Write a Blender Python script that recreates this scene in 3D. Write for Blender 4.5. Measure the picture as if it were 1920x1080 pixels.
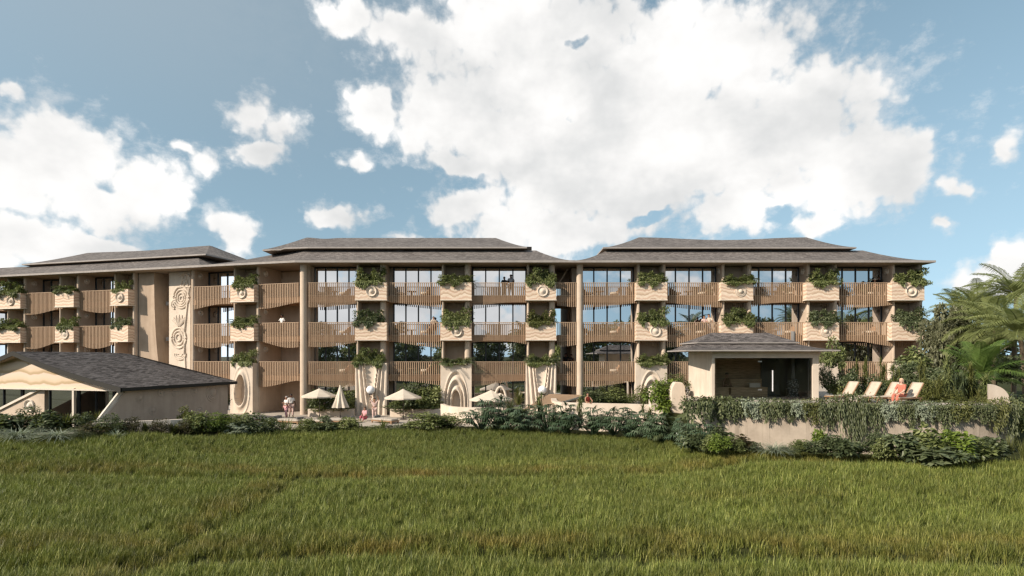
import bpy, bmesh, math, random
import numpy as np
from mathutils import Vector, Matrix, Euler

# ------------------------------------------------------------------ camera, sky, sun, exposure
S = bpy.context.scene
for o in list(bpy.data.objects):
    bpy.data.objects.remove(o)
ROOT = S.collection
ZC = 4.87            # eye height above the terrace
F = 1075.0           # focal length in photo pixels (1920 wide)
HZ = 668.0           # horizon row of the photo

cd = bpy.data.cameras.new('camera')
cam = bpy.data.objects.new('camera', cd)
ROOT.objects.link(cam)
cam.location = (0, 0, ZC)
cam.rotation_euler = (math.radians(90), 0, 0)
cd.sensor_width = 36
cd.lens = 36 * F / 1920
cd.shift_y = (HZ - 540) / 1920
cd.clip_start = 0.1
cd.clip_end = 8000
S.camera = cam

SUN = Vector((-0.74, -0.46, 0.50)).normalized()     # towards the sun
sl = bpy.data.lights.new('sun', 'SUN')
sl.energy = 4.1
sl.angle = math.radians(0.5)
sl.color = (1.0, 0.88, 0.74)
so = bpy.data.objects.new('sun', sl)
ROOT.objects.link(so)
so.rotation_euler = SUN.to_track_quat('Z', 'Y').to_euler()
so.location = (-60, -40, 60)

S.view_settings.view_transform = 'Standard'
S.view_settings.look = 'None'
S.view_settings.exposure = 0.65
S.view_settings.gamma = 1
S.render.engine = 'CYCLES'
S.cycles.use_denoising = True
S.cycles.filter_width = 1.4
S.cycles.use_adaptive_sampling = False
S.cycles.sample_clamp_indirect = 4.0
S.cycles.max_bounces = 6
S.cycles.transparent_max_bounces = 12
S.cycles.caustics_reflective = False
S.cycles.caustics_refractive = False

class NT:
    """small node-tree builder"""
    def __init__(self, tree):
        self.t = tree
        self.n = tree.nodes
        self.l = tree.links
    def new(self, typ, **kw):
        nd = self.n.new(typ)
        for k, v in kw.items():
            setattr(nd, k, v)
        return nd
    def put(self, sock, v):
        if isinstance(v, bpy.types.NodeSocket):
            self.l.new(v, sock)
        else:
            sock.default_value = v
    def math(self, op, a, b=0.0, c=None, clamp=False):
        nd = self.new('ShaderNodeMath', operation=op, use_clamp=clamp)
        self.put(nd.inputs[0], a)
        self.put(nd.inputs[1], b)
        if c is not None:
            self.put(nd.inputs[2], c)
        return nd.outputs[0]
    def vmath(self, op, a, b=None, c=None):
        nd = self.new('ShaderNodeVectorMath', operation=op)
        self.put(nd.inputs[0], a)
        if b is not None:
            self.put(nd.inputs[1], b)
        if c is not None:
            self.put(nd.inputs[2], c)
        return nd.outputs['Value'] if op in ('LENGTH', 'DOT_PRODUCT') else nd.outputs['Vector']
    def noise(self, vec, scale, detail=4, rough=0.55, dist=0.0, color=False):
        nd = self.new('ShaderNodeTexNoise')
        if vec is not None:
            self.put(nd.inputs['Vector'], vec)
        nd.inputs['Scale'].default_value = scale
        nd.inputs['Detail'].default_value = detail
        nd.inputs['Roughness'].default_value = rough
        nd.inputs['Distortion'].default_value = dist
        return nd.outputs['Color'] if color else nd.outputs[0]
    def ramp(self, fac, stops):
        nd = self.new('ShaderNodeValToRGB')
        self.put(nd.inputs[0], fac)
        cr = nd.color_ramp
        while len(cr.elements) < len(stops):
            cr.elements.new(0.5)
        for e, (p, c) in zip(cr.elements, stops):
            e.position = p
            e.color = (c[0], c[1], c[2], 1)
        return nd.outputs[0]
    def mix(self, fac, a, b, blend='MIX'):
        nd = self.new('ShaderNodeMix', data_type='RGBA', blend_type=blend)
        self.put(nd.inputs['Factor'], fac)
        for s, v in ((nd.inputs[6], a), (nd.inputs[7], b)):
            if isinstance(v, bpy.types.NodeSocket):
                self.l.new(v, s)
            else:
                s.default_value = (v[0], v[1], v[2], 1)
        return nd.outputs[2]
    def mrange(self, v, a, b, c=0.0, d=1.0, smooth=True):
        nd = self.new('ShaderNodeMapRange', interpolation_type='SMOOTHSTEP' if smooth else 'LINEAR')
        self.put(nd.inputs[0], v)
        for i, x in enumerate((a, b, c, d)):
            nd.inputs[1 + i].default_value = x
        return nd.outputs[0]

# sky: Nishita for the blue, clouds placed by compass bearing and elevation
W = bpy.data.worlds.new('World')
S.world = W
W.use_nodes = True
t = NT(W.node_tree)
t.n.clear()
sky = t.new('ShaderNodeTexSky', sky_type='NISHITA')
sky.sun_disc = False
tc = t.new('ShaderNodeTexCoord')
sv = t.vmath('MULTIPLY_ADD', tc.outputs['Generated'], (1, 1, 0.62), (0, 0, 0.20))
t.l.new(t.vmath('NORMALIZE', sv), sky.inputs['Vector'])
sky.sun_elevation = math.asin(SUN.z)
sky.sun_rotation = math.atan2(SUN.x, SUN.y)
sky.altitude = 0
sky.air_density = 1.0
sky.dust_density = 0.4
sky.ozone_density = 1.0
hsv = t.new('ShaderNodeHueSaturation')
hsv.inputs['Hue'].default_value = 0.471
hsv.inputs['Saturation'].default_value = 0.80
t.l.new(sky.outputs[0], hsv.inputs['Color'])
bg_sky = t.new('ShaderNodeBackground')
t.l.new(hsv.outputs[0], bg_sky.inputs[0])
bg_sky.inputs[1].default_value = 0.098
geo = t.new('ShaderNodeTexCoord')
sep = t.new('ShaderNodeSeparateXYZ')
t.l.new(geo.outputs['Generated'], sep.inputs[0])
az = t.math('ARCTAN2', sep.outputs[0], sep.outputs[1])
el = t.math('ARCSINE', sep.outputs[2])
com = t.new('ShaderNodeCombineXYZ')
t.l.new(az, com.inputs[0]); t.l.new(el, com.inputs[1])
P2 = com.outputs[0]
wn = t.noise(P2, 9.0, 3, 0.55, color=True)
warp = t.vmath('MULTIPLY_ADD', t.vmath('SUBTRACT', wn, (0.5, 0.5, 0.5)), (0.10, 0.085, 0.0), P2)
wn2 = t.noise(P2, 38.0, 3, 0.6, color=True)
warp = t.vmath('MULTIPLY_ADD', t.vmath('SUBTRACT', wn2, (0.5, 0.5, 0.5)), (0.018, 0.018, 0.0), warp)
CL = [(115,285,140,105),(30,350,130,110),(265,335,105,72),(190,385,160,55),(18,172,34,22),
      (60,455,120,50),(165,450,115,30),(-30,490,90,50),(425,430,48,50),(385,300,42,34),(345,270,26,14),
      (483,210,44,48),(530,250,42,46),(487,287,58,26),(640,398,58,32),(668,290,24,22),
      (655,35,62,36),(770,55,120,55),(1100,195,330,175),(850,205,140,95),(715,205,70,52),
      (1000,85,270,130),(1290,110,230,130),(1440,245,240,135),(1600,310,140,95),(1250,330,400,100),
      (890,388,95,42),(1020,425,190,60),(1380,400,100,48),(1555,165,62,62),(1700,305,62,75),(1540,400,60,32),
      (1905,268,40,38),(1800,338,26,28),(1770,413,22,16),(1875,512,105,42),(1910,490,70,46),(760,446,30,9),
      (1120,320,260,130),(1330,230,260,120),(990,290,120,90),(880,300,90,30)]
HO = [(1080,68,24,13),(1215,402,52,15),(1065,222,18,12),(1465,400,26,14),(760,330,80,24)]
def aer(px, py, rx, ry):
    x, z = (px - 960) / F, (HZ - py) / F
    a = math.atan2(x, 1); e = math.atan2(z, math.hypot(x, 1))
    return a, e, rx / F * math.cos(a) ** 2, ry / F * math.cos(a) * math.cos(e) ** 2
def blob(px, py, rx, ry):
    a, e, ra, re = aer(px, py, rx, ry)
    small = rx < 48
    if small: ra *= 1.45; re *= 1.5
    v = t.vmath('LENGTH', t.vmath('MULTIPLY_ADD', warp, (1 / ra, 1 / re, 0), (-a / ra, -e / re, 0)))
    return t.math('ADD', v, 0.36) if small else v
d = None
for c in CL:
    b = blob(*c)
    d = b if d is None else t.math('SMOOTH_MIN', d, b, 0.12)
# the rest of the sky dome, out of the picture: scattered cloud from noise
rest = t.mrange(t.math('ABSOLUTE', az), 0.80, 1.0, 3.0, 0.0)
nr = t.noise(P2, 2.6, 4, 0.5)
d = t.math('MINIMUM', d, t.math('ADD', rest, t.mrange(nr, 0.34, 0.66, 1.8, 0.3, smooth=False)))
hsock = None
for c in HO:
    b = t.math('ADD', blob(*c), -0.36 if c[2] < 48 else 0.0)
    hsock = b if hsock is None else t.math('MINIMUM', hsock, b)
hole = t.mrange(hsock, 0.4, 1.1, 0.55, 0.0)
nf = t.noise(P2, 24.0, 7, 0.62)
nf2 = t.noise(P2, 95.0, 4, 0.6)
def billow(scale):
    vo = t.new('ShaderNodeTexVoronoi', voronoi_dimensions='2D', feature='SMOOTH_F1')
    t.l.new(t.vmath('MULTIPLY_ADD', t.vmath('SUBTRACT', wn2, (.5, .5, .5)), (.02, .02, 0), P2), vo.inputs['Vector'])
    vo.inputs['Scale'].default_value = scale
    vo.inputs['Smoothness'].default_value = 0.35
    return t.math('SUBTRACT', 0.42, vo.outputs['Distance'])
b1, b2, b3 = billow(15), billow(34), billow(75)
puff = t.math('ADD', t.math('MULTIPLY', b1, 0.9), t.math('ADD', t.math('MULTIPLY', b2, 0.55), t.math('MULTIPLY', b3, 0.35)))
dens = t.math('ADD', t.math('SUBTRACT', 1.0, d), t.math('MULTIPLY', puff, 0.55))
dens = t.math('ADD', dens, t.math('MULTIPLY', t.math('SUBTRACT', nf, 0.5), 0.52))
dens = t.math('ADD', dens, t.math('MULTIPLY', t.math('SUBTRACT', nf2, 0.5), 0.25))
dens = t.math('SUBTRACT', dens, hole)
alpha = t.mrange(dens, -0.10, 0.34)
up = t.mrange(sep.outputs[2], -0.01, 0.03)
alpha = t.math('MULTIPLY', alpha, up)
# torn wisps round the clouds
nv = t.noise(t.vmath('MULTIPLY', P2, (1, 1.5, 1)), 30.0, 6, 0.68)
veil = t.math('MULTIPLY', t.mrange(t.math('ADD', dens, t.math('MULTIPLY', t.math('SUBTRACT', nv, 0.5), 1.6)), -0.30, 0.35, 0.0, 0.40), up)
alpha = t.math('MAXIMUM', alpha, veil)
high = t.math('MULTIPLY', t.mrange(el, 0.22, 0.55), t.mrange(t.math('ADD', az, t.math('MULTIPLY', nv, .3)), 0.35, -0.45))
hv = t.math('MULTIPLY', high, 0.40)
skyc = t.mix(hv, hsv.outputs[0], (3.5, 3.9, 4.15))
t.l.new(skyc, bg_sky.inputs[0])
body = t.noise(t.vmath('MULTIPLY', P2, (1, 1.5, 1)), 4.6, 5, 0.52)
shade = t.math('ADD', t.mrange(dens, 0.1, 1.1, 0.015, -0.02), t.mrange(body, 0.34, 0.64, -0.12, 0.035))
shade = t.math('ADD', t.math('MULTIPLY_ADD', puff, 0.06, 0.628), shade)
ccol = t.mix(t.mrange(shade, 0.48, 0.62), (0.955, 0.965, 0.965), (1.0, 0.99, 0.975))
bg_c = t.new('ShaderNodeBackground')
t.l.new(ccol, bg_c.inputs[0])
t.l.new(shade, bg_c.inputs[1])
mixs = t.new('ShaderNodeMixShader')
t.l.new(alpha, mixs.inputs[0]); t.l.new(bg_sky.outputs[0], mixs.inputs[1]); t.l.new(bg_c.outputs[0], mixs.inputs[2])
ow = t.new('ShaderNodeOutputWorld')
t.l.new(mixs.outputs[0], ow.inputs[0])

# ------------------------------------------------------------------ helpers
def P(px, py, Y):
    """world point seen at photo pixel (px,py) at depth Y"""
    return Vector(((px - 960) / F * Y, Y, ZC + (HZ - py) / F * Y))
def X(px, Y):
    return (px - 960) / F * Y
def Z(py, Y):
    return ZC + (HZ - py) / F * Y

def tag(o, label=None, cat=None, group=None, kind=None):
    if label: o['label'] = label
    if cat: o['category'] = cat
    if group: o['group'] = group
    if kind: o['kind'] = kind
    return o
def empty(name, loc=(0, 0, 0), rz=0.0, label=None, cat=None, group=None):
    o = bpy.data.objects.new(name, None)
    o.location = loc
    o.rotation_euler = (0, 0, rz)
    o.empty_display_size = 0.2
    ROOT.objects.link(o)
    return tag(o, label, cat, group)
def link(name, me, parent=None, loc=None):
    o = bpy.data.objects.new(name, me)
    ROOT.objects.link(o)
    if parent is not None: o.parent = parent
    if loc is not None: o.location = loc
    return o
def copy_tree(o, parent=None):
    c = o.copy()
    ROOT.objects.link(c)
    c.parent = parent
    for ch in o.children:
        copy_tree(ch, c)
    return c

class MB:
    def __init__(self):
        self.v = []; self.f = []; self.uv = []; self.tint = []
    def add(self, vs, fs, tint=0.5, uvs=None):
        b = len(self.v)
        self.v += [tuple(p) for p in vs]
        self.f += [tuple(i + b for i in f) for f in fs]
        self.tint += [tint] * len(vs)
        if uvs is None: uvs = [(0, 0)] * len(vs)
        self.uv += uvs
    def box(self, x0, x1, y0, y1, z0, z1, tint=0.5):
        self.add([(x0,y0,z0),(x1,y0,z0),(x1,y1,z0),(x0,y1,z0),(x0,y0,z1),(x1,y0,z1),(x1,y1,z1),(x0,y1,z1)],
                 [(0,3,2,1),(4,5,6,7),(0,1,5,4),(1,2,6,5),(2,3,7,6),(3,0,4,7)], tint)
    def prism(self, poly, n, tint=0.5):
        """poly: list of 3D points (planar), extruded along vector n"""
        k = len(poly); n = Vector(n)
        a = [Vector(p) for p in poly]; b = [p + n for p in a]
        fs = [tuple(range(k))[::-1], tuple(range(k, 2 * k))] + [(i, (i + 1) % k, k + (i + 1) % k, k + i) for i in range(k)]
        self.add(a + b, fs, tint)
    def bar(self, a, b, w, h=None, up=(0, 0, 1), tint=0.5):
        a = Vector(a); b = Vector(b); h = h or w
        d = (b - a).normalized()
        s = d.cross(Vector(up))
        if s.length < 1e-4: s = d.cross(Vector((1, 0, 0)))
        s.normalize(); u = s.cross(d)
        s *= w / 2; u *= h / 2
        self.add([a-s-u, a+s-u, a+s+u, a-s+u, b-s-u, b+s-u, b+s+u, b-s+u],
                 [(0,3,2,1),(4,5,6,7),(0,1,5,4),(1,2,6,5),(2,3,7,6),(3,0,4,7)], tint)
    def tube(self, pts, r, n=8, closed=False, tint=0.5):
        pts = [Vector(p) for p in pts]; m = len(pts)
        rs = r if isinstance(r, (list, tuple)) else [r] * m
        vs = []
        ref = Vector((0.03, 0.05, 1))
        for i, p in enumerate(pts):
            if closed:
                d = pts[(i + 1) % m] - pts[i - 1]
            else:
                d = pts[min(i + 1, m - 1)] - pts[max(i - 1, 0)]
            d.normalize()
            s = d.cross(ref)
            if s.length < 0.05: s = d.cross(Vector((0, 1, 0.1)))
            s.normalize(); u = s.cross(d)
            for k in range(n):
                a = 2 * math.pi * k / n
                vs.append(p + (s * math.cos(a) + u * math.sin(a)) * rs[i])
        fs = []
        for i in range(m if closed else m - 1):
            j = (i + 1) % m
            for k in range(n):
                fs.append((i*n+k, i*n+(k+1) % n, j*n+(k+1) % n, j*n+k))
        if not closed:
            fs.append(tuple(range(n))[::-1]); fs.append(tuple(range((m-1)*n, m*n)))
        self.add(vs, fs, tint)
    def lathe(self, prof, n=20, c=(0, 0, 0), axis='z', tint=0.5):
        vs = []
        for r, z in prof:
            for k in range(n):
                a = 2 * math.pi * k / n
                p = (r * math.cos(a), r * math.sin(a), z)
                if axis == 'y': p = (p[0], p[2], p[1])
                if axis == 'x': p = (p[2], p[0], p[1])
                vs.append((p[0] + c[0], p[1] + c[1], p[2] + c[2]))
        m = len(prof)
        fs = [(i*n+k, i*n+(k+1) % n, (i+1)*n+(k+1) % n, (i+1)*n+k) for i in range(m - 1) for k in range(n)]
        if prof[0][0] > 1e-4: fs.append(tuple(range(n))[::-1])
        if prof[-1][0] > 1e-4: fs.append(tuple(range((m-1)*n, m*n)))
        self.add(vs, fs, tint)
    def sheet(self, fn, nu, nv, tint=0.5, uv=False):
        vs = [fn(i / nu, j / nv) for j in range(nv + 1) for i in range(nu + 1)]
        fs = [(j*(nu+1)+i, j*(nu+1)+i+1, (j+1)*(nu+1)+i+1, (j+1)*(nu+1)+i) for j in range(nv) for i in range(nu)]
        self.add(vs, fs, tint, [(i / nu, j / nv) for j in range(nv + 1) for i in range(nu + 1)] if uv else None)
    def mesh(self, name, mat, smooth=False):
        me = bpy.data.meshes.new(name)
        me.from_pydata(self.v, [], self.f)
        at = me.attributes.new('tint', 'FLOAT', 'POINT')
        at.data.foreach_set('value', self.tint)
        ul = me.uv_layers.new(name='UVMap')
        li = np.empty(len(me.loops), dtype=np.int32)
        me.loops.foreach_get('vertex_index', li)
        ul.data.foreach_set('uv', np.array(self.uv, dtype=np.float32)[li].ravel())
        me.materials.append(mat)
        bm = bmesh.new(); bm.from_mesh(me)
        bmesh.ops.recalc_face_normals(bm, faces=bm.faces)
        bm.to_mesh(me); bm.free()
        if smooth:
            me.polygons.foreach_set('use_smooth', [True] * len(me.polygons))
            try: me.set_sharp_from_angle(angle=math.radians(45))
            except Exception: pass
        return me
    def build(self, name, mat, parent=None, smooth=False, loc=None):
        return link(name, self.mesh(name, mat, smooth), parent, loc)

# ------------------------------------------------------------------ materials
def pmat(name, col=(0.5, 0.5, 0.5), rough=0.8, fn=None, spec=0.3, metal=0.0):
    m = bpy.data.materials.new(name)
    m.use_nodes = True
    n = NT(m.node_tree)
    b = m.node_tree.nodes['Principled BSDF']
    b.inputs['Base Color'].default_value = (*col, 1)
    b.inputs['Roughness'].default_value = rough
    b.inputs['Specular IOR Level'].default_value = spec
    b.inputs['Metallic'].default_value = metal
    if fn: fn(n, b)
    return m
def bump(n, b, h, strength=0.3, dist=0.02):
    bp = n.new('ShaderNodeBump')
    bp.inputs['Strength'].default_value = strength
    bp.inputs['Distance'].default_value = dist
    n.l.new(h, bp.inputs['Height'])
    n.l.new(bp.outputs[0], b.inputs['Normal'])
def ocoord(n):
    return n.new('ShaderNodeTexCoord').outputs['Object']
def wpos(n):
    return n.new('ShaderNodeNewGeometry').outputs['Position']
def tint(n):
    return n.new('ShaderNodeAttribute', attribute_name='tint').outputs['Fac']
def orand(n):
    return n.new('ShaderNodeObjectInfo').outputs['Random']

def plaster_fn(c0, c1, sc=1.2):
    def fn(n, b):
        p = wpos(n)
        a = n.noise(p, sc, 5, 0.6)
        streak = n.noise(n.vmath('MULTIPLY', p, (2.5, 2.5, 0.25)), 1.0, 4, 0.6)
        f = n.math('ADD', n.math('MULTIPLY', a, 0.6), n.math('MULTIPLY', streak, 0.5))
        stain = n.noise(n.vmath('MULTIPLY', p, (4.0, 4.0, 0.18)), 1.0, 5, 0.7)
        col = n.ramp(n.mrange(f, 0.35, 0.75), [(0, c0), (1, c1)])
        n.l.new(n.mix(n.mrange(stain, .56, .74, 0, .45), col, tuple(x * .62 for x in c0)), b.inputs['Base Color'])
        bump(n, b, n.noise(p, 18, 4, 0.6), 0.25, 0.01)
    return fn
M = {}
M['plaster'] = pmat('plaster', rough=0.9, fn=plaster_fn((0.45, 0.36, 0.278), (0.56, 0.455, 0.36)), spec=0.15)
M['plaster_pale'] = pmat('pale_plaster', rough=0.9, fn=plaster_fn((0.54, 0.455, 0.37), (0.65, 0.56, 0.465)), spec=0.15)
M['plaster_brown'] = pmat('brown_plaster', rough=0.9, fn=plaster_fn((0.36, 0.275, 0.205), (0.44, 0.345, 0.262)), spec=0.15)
M['plaster_shaded'] = pmat('shaded_plaster', rough=0.9, fn=plaster_fn((0.39, 0.31, 0.25), (0.47, 0.38, 0.31)), spec=0.15)  # same plaster, darkened: shade of the cottage side wall put into the colour
M['trim'] = pmat('white_trim', rough=0.75, fn=plaster_fn((0.60, 0.53, 0.45), (0.70, 0.62, 0.53)), spec=0.2)
def strata(n, b, dark=(0.40, 0.285, 0.20), mid=(0.56, 0.42, 0.31), lite=(0.72, 0.61, 0.49), pink=(0.58, 0.40, 0.31), sc=2.3):
    p = wpos(n)
    sx = n.new('ShaderNodeSeparateXYZ'); n.l.new(p, sx.inputs[0])
    wob = n.noise(n.vmath('MULTIPLY', p, (0.7, 0.7, 0.3)), 1.2, 3, 0.55)
    fine = n.noise(n.vmath('MULTIPLY', p, (1.5, 1.5, 9.0)), 2.0, 3, 0.6)
    h = n.math('ADD', n.math('MULTIPLY', sx.outputs[2], sc), n.math('MULTIPLY', wob, 2.6))
    h = n.math('ADD', h, n.math('MULTIPLY', fine, 0.22))
    w = n.math('FRACT', n.math('MULTIPLY', h, 0.5))
    col = n.ramp(w, [(0.0, lite), (0.16, lite), (0.20, dark), (0.30, mid), (0.44, lite), (0.52, pink), (0.60, dark), (0.70, lite), (0.86, mid), (0.93, pink), (1.0, lite)])
    n.l.new(n.mix(n.mrange(fine, .35, .7), col, n.mix(.5, col, mid)), b.inputs['Base Color'])
    bump(n, b, fine, 0.25, 0.03)
M['strata'] = pmat('rammed_earth', rough=0.92, fn=strata, spec=0.1)
def gable_fn(n, b):
    p = wpos(n); sx = n.new('ShaderNodeSeparateXYZ'); n.l.new(p, sx.inputs[0])
    wob = n.noise(n.vmath('MULTIPLY', p, (0.7, 0.7, 0.15)), 1.1, 2, 0.5)
    h = n.math('ADD', n.math('MULTIPLY', sx.outputs[2], 1.55), n.math('MULTIPLY', wob, 0.75))
    w = n.math('FRACT', n.math('ADD', h, n.math('MULTIPLY', n.noise(p, 3.0, 3), 0.12)))
    n.l.new(n.ramp(w, [(0.0, (.66, .54, .42)), (0.30, (.68, .55, .45)), (0.42, (.44, .325, .20)), (0.56, (.50, .38, .25)), (0.70, (.64, .50, .36)), (1.0, (.66, .54, .42))]), b.inputs['Base Color'])
M['strata_wide'] = pmat('banded_gable', rough=0.9, fn=gable_fn, spec=0.1)
def wood_fn(n, b):
    p = wpos(n)
    g = n.noise(n.vmath('MULTIPLY', p, (14, 14, 1.2)), 2.0, 4, 0.6)
    f = n.math('ADD', n.math('MULTIPLY', tint(n), 0.65), n.math('MULTIPLY', g, 0.4))
    n.l.new(n.ramp(f, [(0.05, (0.185, 0.119, 0.077)), (0.5, (0.325, 0.224, 0.147)), (0.95, (0.47, 0.345, 0.238))]), b.inputs['Base Color'])
M['wood'] = pmat('slat_wood', rough=0.65, fn=wood_fn, spec=0.25)
M['slab'] = pmat('slab_edge', rough=0.8, fn=plaster_fn((0.36, 0.22, 0.13), (0.45, 0.29, 0.18)), spec=0.2)
def shingle_fn(c0, c1, w, h, amount=1.0):
    def fn(n, b):
        uv = n.new('ShaderNodeTexCoord').outputs['UV']
        wob = n.vmath('MULTIPLY_ADD', n.vmath('SUBTRACT', n.noise(uv, 3.0, 2, color=True), (0.5, 0.5, 0.5)), (0.1, 0.06, 0), uv)
        br = n.new('ShaderNodeTexBrick')
        n.l.new(wob, br.inputs['Vector'])
        br.offset = 0.5
        br.inputs['Scale'].default_value = 1.0
        br.inputs['Brick Width'].default_value = w
        br.inputs['Row Height'].default_value = h
        br.inputs['Mortar Size'].default_value = h * 0.10
        br.inputs['Mortar Smooth'].default_value = 0.6
        br.inputs['Bias'].default_value = 0.0
        br.inputs['Color1'].default_value = (0, 0, 0, 1)
        br.inputs['Color2'].default_value = (1, 1, 1, 1)
        br.inputs['Mortar'].default_value = (0.0, 0.0, 0.0, 1)
        big = n.noise(uv, 0.35, 4, 0.6)
        fine = n.noise(uv, 9.0, 3, 0.7)
        v = n.math('ADD', n.math('MULTIPLY', br.outputs['Color'], 0.45 * amount), n.math('MULTIPLY', fine, 0.45))
        v = n.math('ADD', v, n.math('MULTIPLY', n.math('SUBTRACT', big, 0.5), 0.5))
        n.l.new(n.ramp(v, [(0.08, c0), (0.8, c1)]), b.inputs['Base Color'])
        sawz = n.new('ShaderNodeSeparateXYZ'); n.l.new(wob, sawz.inputs[0])
        saw = n.math('FRACT', n.math('DIVIDE', sawz.outputs[1], h))
        hh = n.math('ADD', n.math('MULTIPLY', br.outputs['Color'], 0.7), n.math('MULTIPLY', saw, -0.8))
        bump(n, b, hh, 0.7, 0.05)
    return fn
M['shingle'] = pmat('roof_shingle', rough=0.85, fn=shingle_fn((0.075, 0.066, 0.062), (0.25, 0.226, 0.212), 0.34, 0.20), spec=0.2)
M['shingle_big'] = pmat('cottage_shingle', rough=0.8, fn=shingle_fn((0.024, 0.020, 0.0185), (0.215, 0.190, 0.178), 0.30, 0.125, 1.4), spec=0.12)
M['fascia'] = pmat('fascia', rough=0.7, fn=plaster_fn((0.27, 0.245, 0.225), (0.34, 0.31, 0.29)))
M['soffit'] = pmat('soffit', rough=0.9, fn=plaster_fn((0.32, 0.255, 0.195), (0.38, 0.305, 0.235)))
M['dark'] = pmat('dark_void', (0.018, 0.016, 0.015), 0.9)
M['frame'] = pmat('dark_frame', (0.022, 0.023, 0.026), 0.45, spec=0.4)
def glass_fn(n, b):
    p = wpos(n)
    n.l.new(n.mix(n.noise(p, 0.7, 3), (0.018, 0.022, 0.022), (0.045, 0.045, 0.042)), b.inputs['Base Color'])
    out = [x for x in n.n if x.type == 'OUTPUT_MATERIAL'][0]
    gl = n.new('ShaderNodeBsdfGlossy')
    gl.inputs['Color'].default_value = (0.86, 0.88, 0.91, 1)
    gl.inputs['Roughness'].default_value = 0.012
    bp = n.new('ShaderNodeBump'); bp.inputs['Strength'].default_value = 0.05; bp.inputs['Distance'].default_value = 0.02
    n.l.new(n.noise(p, 0.5, 1), bp.inputs['Height']); n.l.new(bp.outputs[0], gl.inputs['Normal'])
    mx = n.new('ShaderNodeMixShader'); mx.inputs[0].default_value = 0.76
    n.l.new(b.outputs[0], mx.inputs[1]); n.l.new(gl.outputs[0], mx.inputs[2])
    n.l.new(mx.outputs[0], out.inputs[0])
M['glass'] = pmat('reflective_glass', rough=0.3, fn=glass_fn)
def clear_fn(n, b):
    out = [x for x in n.n if x.type == 'OUTPUT_MATERIAL'][0]
    tr = n.new('ShaderNodeBsdfTransparent'); tr.inputs[0].default_value = (0.96, 0.97, 0.96, 1)
    gl = n.new('ShaderNodeBsdfGlossy'); gl.inputs['Roughness'].default_value = 0.02
    fr = n.new('ShaderNodeFresnel'); fr.inputs[0].default_value = 1.5
    mx = n.new('ShaderNodeMixShader')
    n.l.new(fr.outputs[0], mx.inputs[0]); n.l.new(tr.outputs[0], mx.inputs[1]); n.l.new(gl.outputs[0], mx.inputs[2])
    n.l.new(mx.outputs[0], out.inputs[0])
M['clear'] = pmat('clear_glass', fn=clear_fn)
M['steel'] = pmat('steel', (0.55, 0.53, 0.5), 0.35, metal=0.9)
M['white'] = pmat('white_globe', (0.82, 0.82, 0.84), 0.35)
def canvas_fn(n, b):
    p = ocoord(n)
    n.l.new(n.ramp(n.noise(p, 2.5, 4), [(0.3, (0.53, 0.46, 0.375)), (0.7, (0.62, 0.545, 0.45))]), b.inputs['Base Color'])
M['canvas'] = pmat('canvas', rough=0.9, fn=canvas_fn, spec=0.1)
M['sling'] = pmat('sling_fabric', rough=0.95, fn=plaster_fn((0.44, 0.375, 0.30), (0.52, 0.45, 0.365), 4), spec=0.1)
M['pole'] = pmat('dark_pole', (0.05, 0.04, 0.035), 0.5)
M['teak'] = pmat('teak', rough=0.6, fn=lambda n, b: n.l.new(n.ramp(n.noise(n.vmath('MULTIPLY', ocoord(n), (3, 12, 12)), 2, 4), [(0.3, (0.20, 0.11, 0.06)), (0.7, (0.34, 0.21, 0.12))]), b.inputs['Base Color']))
def panel_wood(n, b):
    p = wpos(n); sx = n.new('ShaderNodeSeparateXYZ'); n.l.new(p, sx.inputs[0])
    wv = n.math('FRACT', n.math('MULTIPLY', sx.outputs[2], 7.0))
    g = n.noise(n.vmath('MULTIPLY', p, (1.2, 1.2, 14)), 2.0, 4)
    f = n.math('MULTIPLY', n.mrange(wv, 0.0, 0.12, 0.3, 1.0), g)
    n.l.new(n.ramp(f, [(0.1, (0.20, 0.125, 0.07)), (0.7, (0.66, 0.46, 0.28))]), b.inputs['Base Color'])
M['sauna_wood'] = pmat('sauna_board', rough=0.6, fn=panel_wood)
def pebble_fn(n, b):
    vo = n.new('ShaderNodeTexVoronoi'); n.l.new(ocoord(n), vo.inputs['Vector']); vo.inputs['Scale'].default_value = 11
    n.l.new(n.ramp(vo.outputs['Distance'], [(0.1, (0.5, 0.5, 0.5)), (0.55, (0.06, 0.06, 0.06))]), b.inputs['Base Color'])
    bump(n, b, vo.outputs['Distance'], 0.8, -0.05)
M['pebble'] = pmat('stove_stone', rough=0.7, fn=pebble_fn)
M['paving'] = pmat('paving', rough=0.85, fn=plaster_fn((0.36, 0.32, 0.27), (0.46, 0.41, 0.35), 0.8))
M['cushion_grey'] = pmat('grey_cushion', rough=0.9, fn=plaster_fn((0.17, 0.165, 0.16), (0.24, 0.23, 0.22), 3))
M['rattan'] = pmat('rattan', rough=0.8, fn=plaster_fn((0.30, 0.17, 0.10), (0.42, 0.25, 0.15), 6))
M['water'] = pmat('pool_water', (0.05, 0.16, 0.17), 0.05, spec=0.5, fn=lambda n, b: bump(n, b, n.noise(wpos(n), 3.0, 3), 0.2, 0.03))

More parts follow.
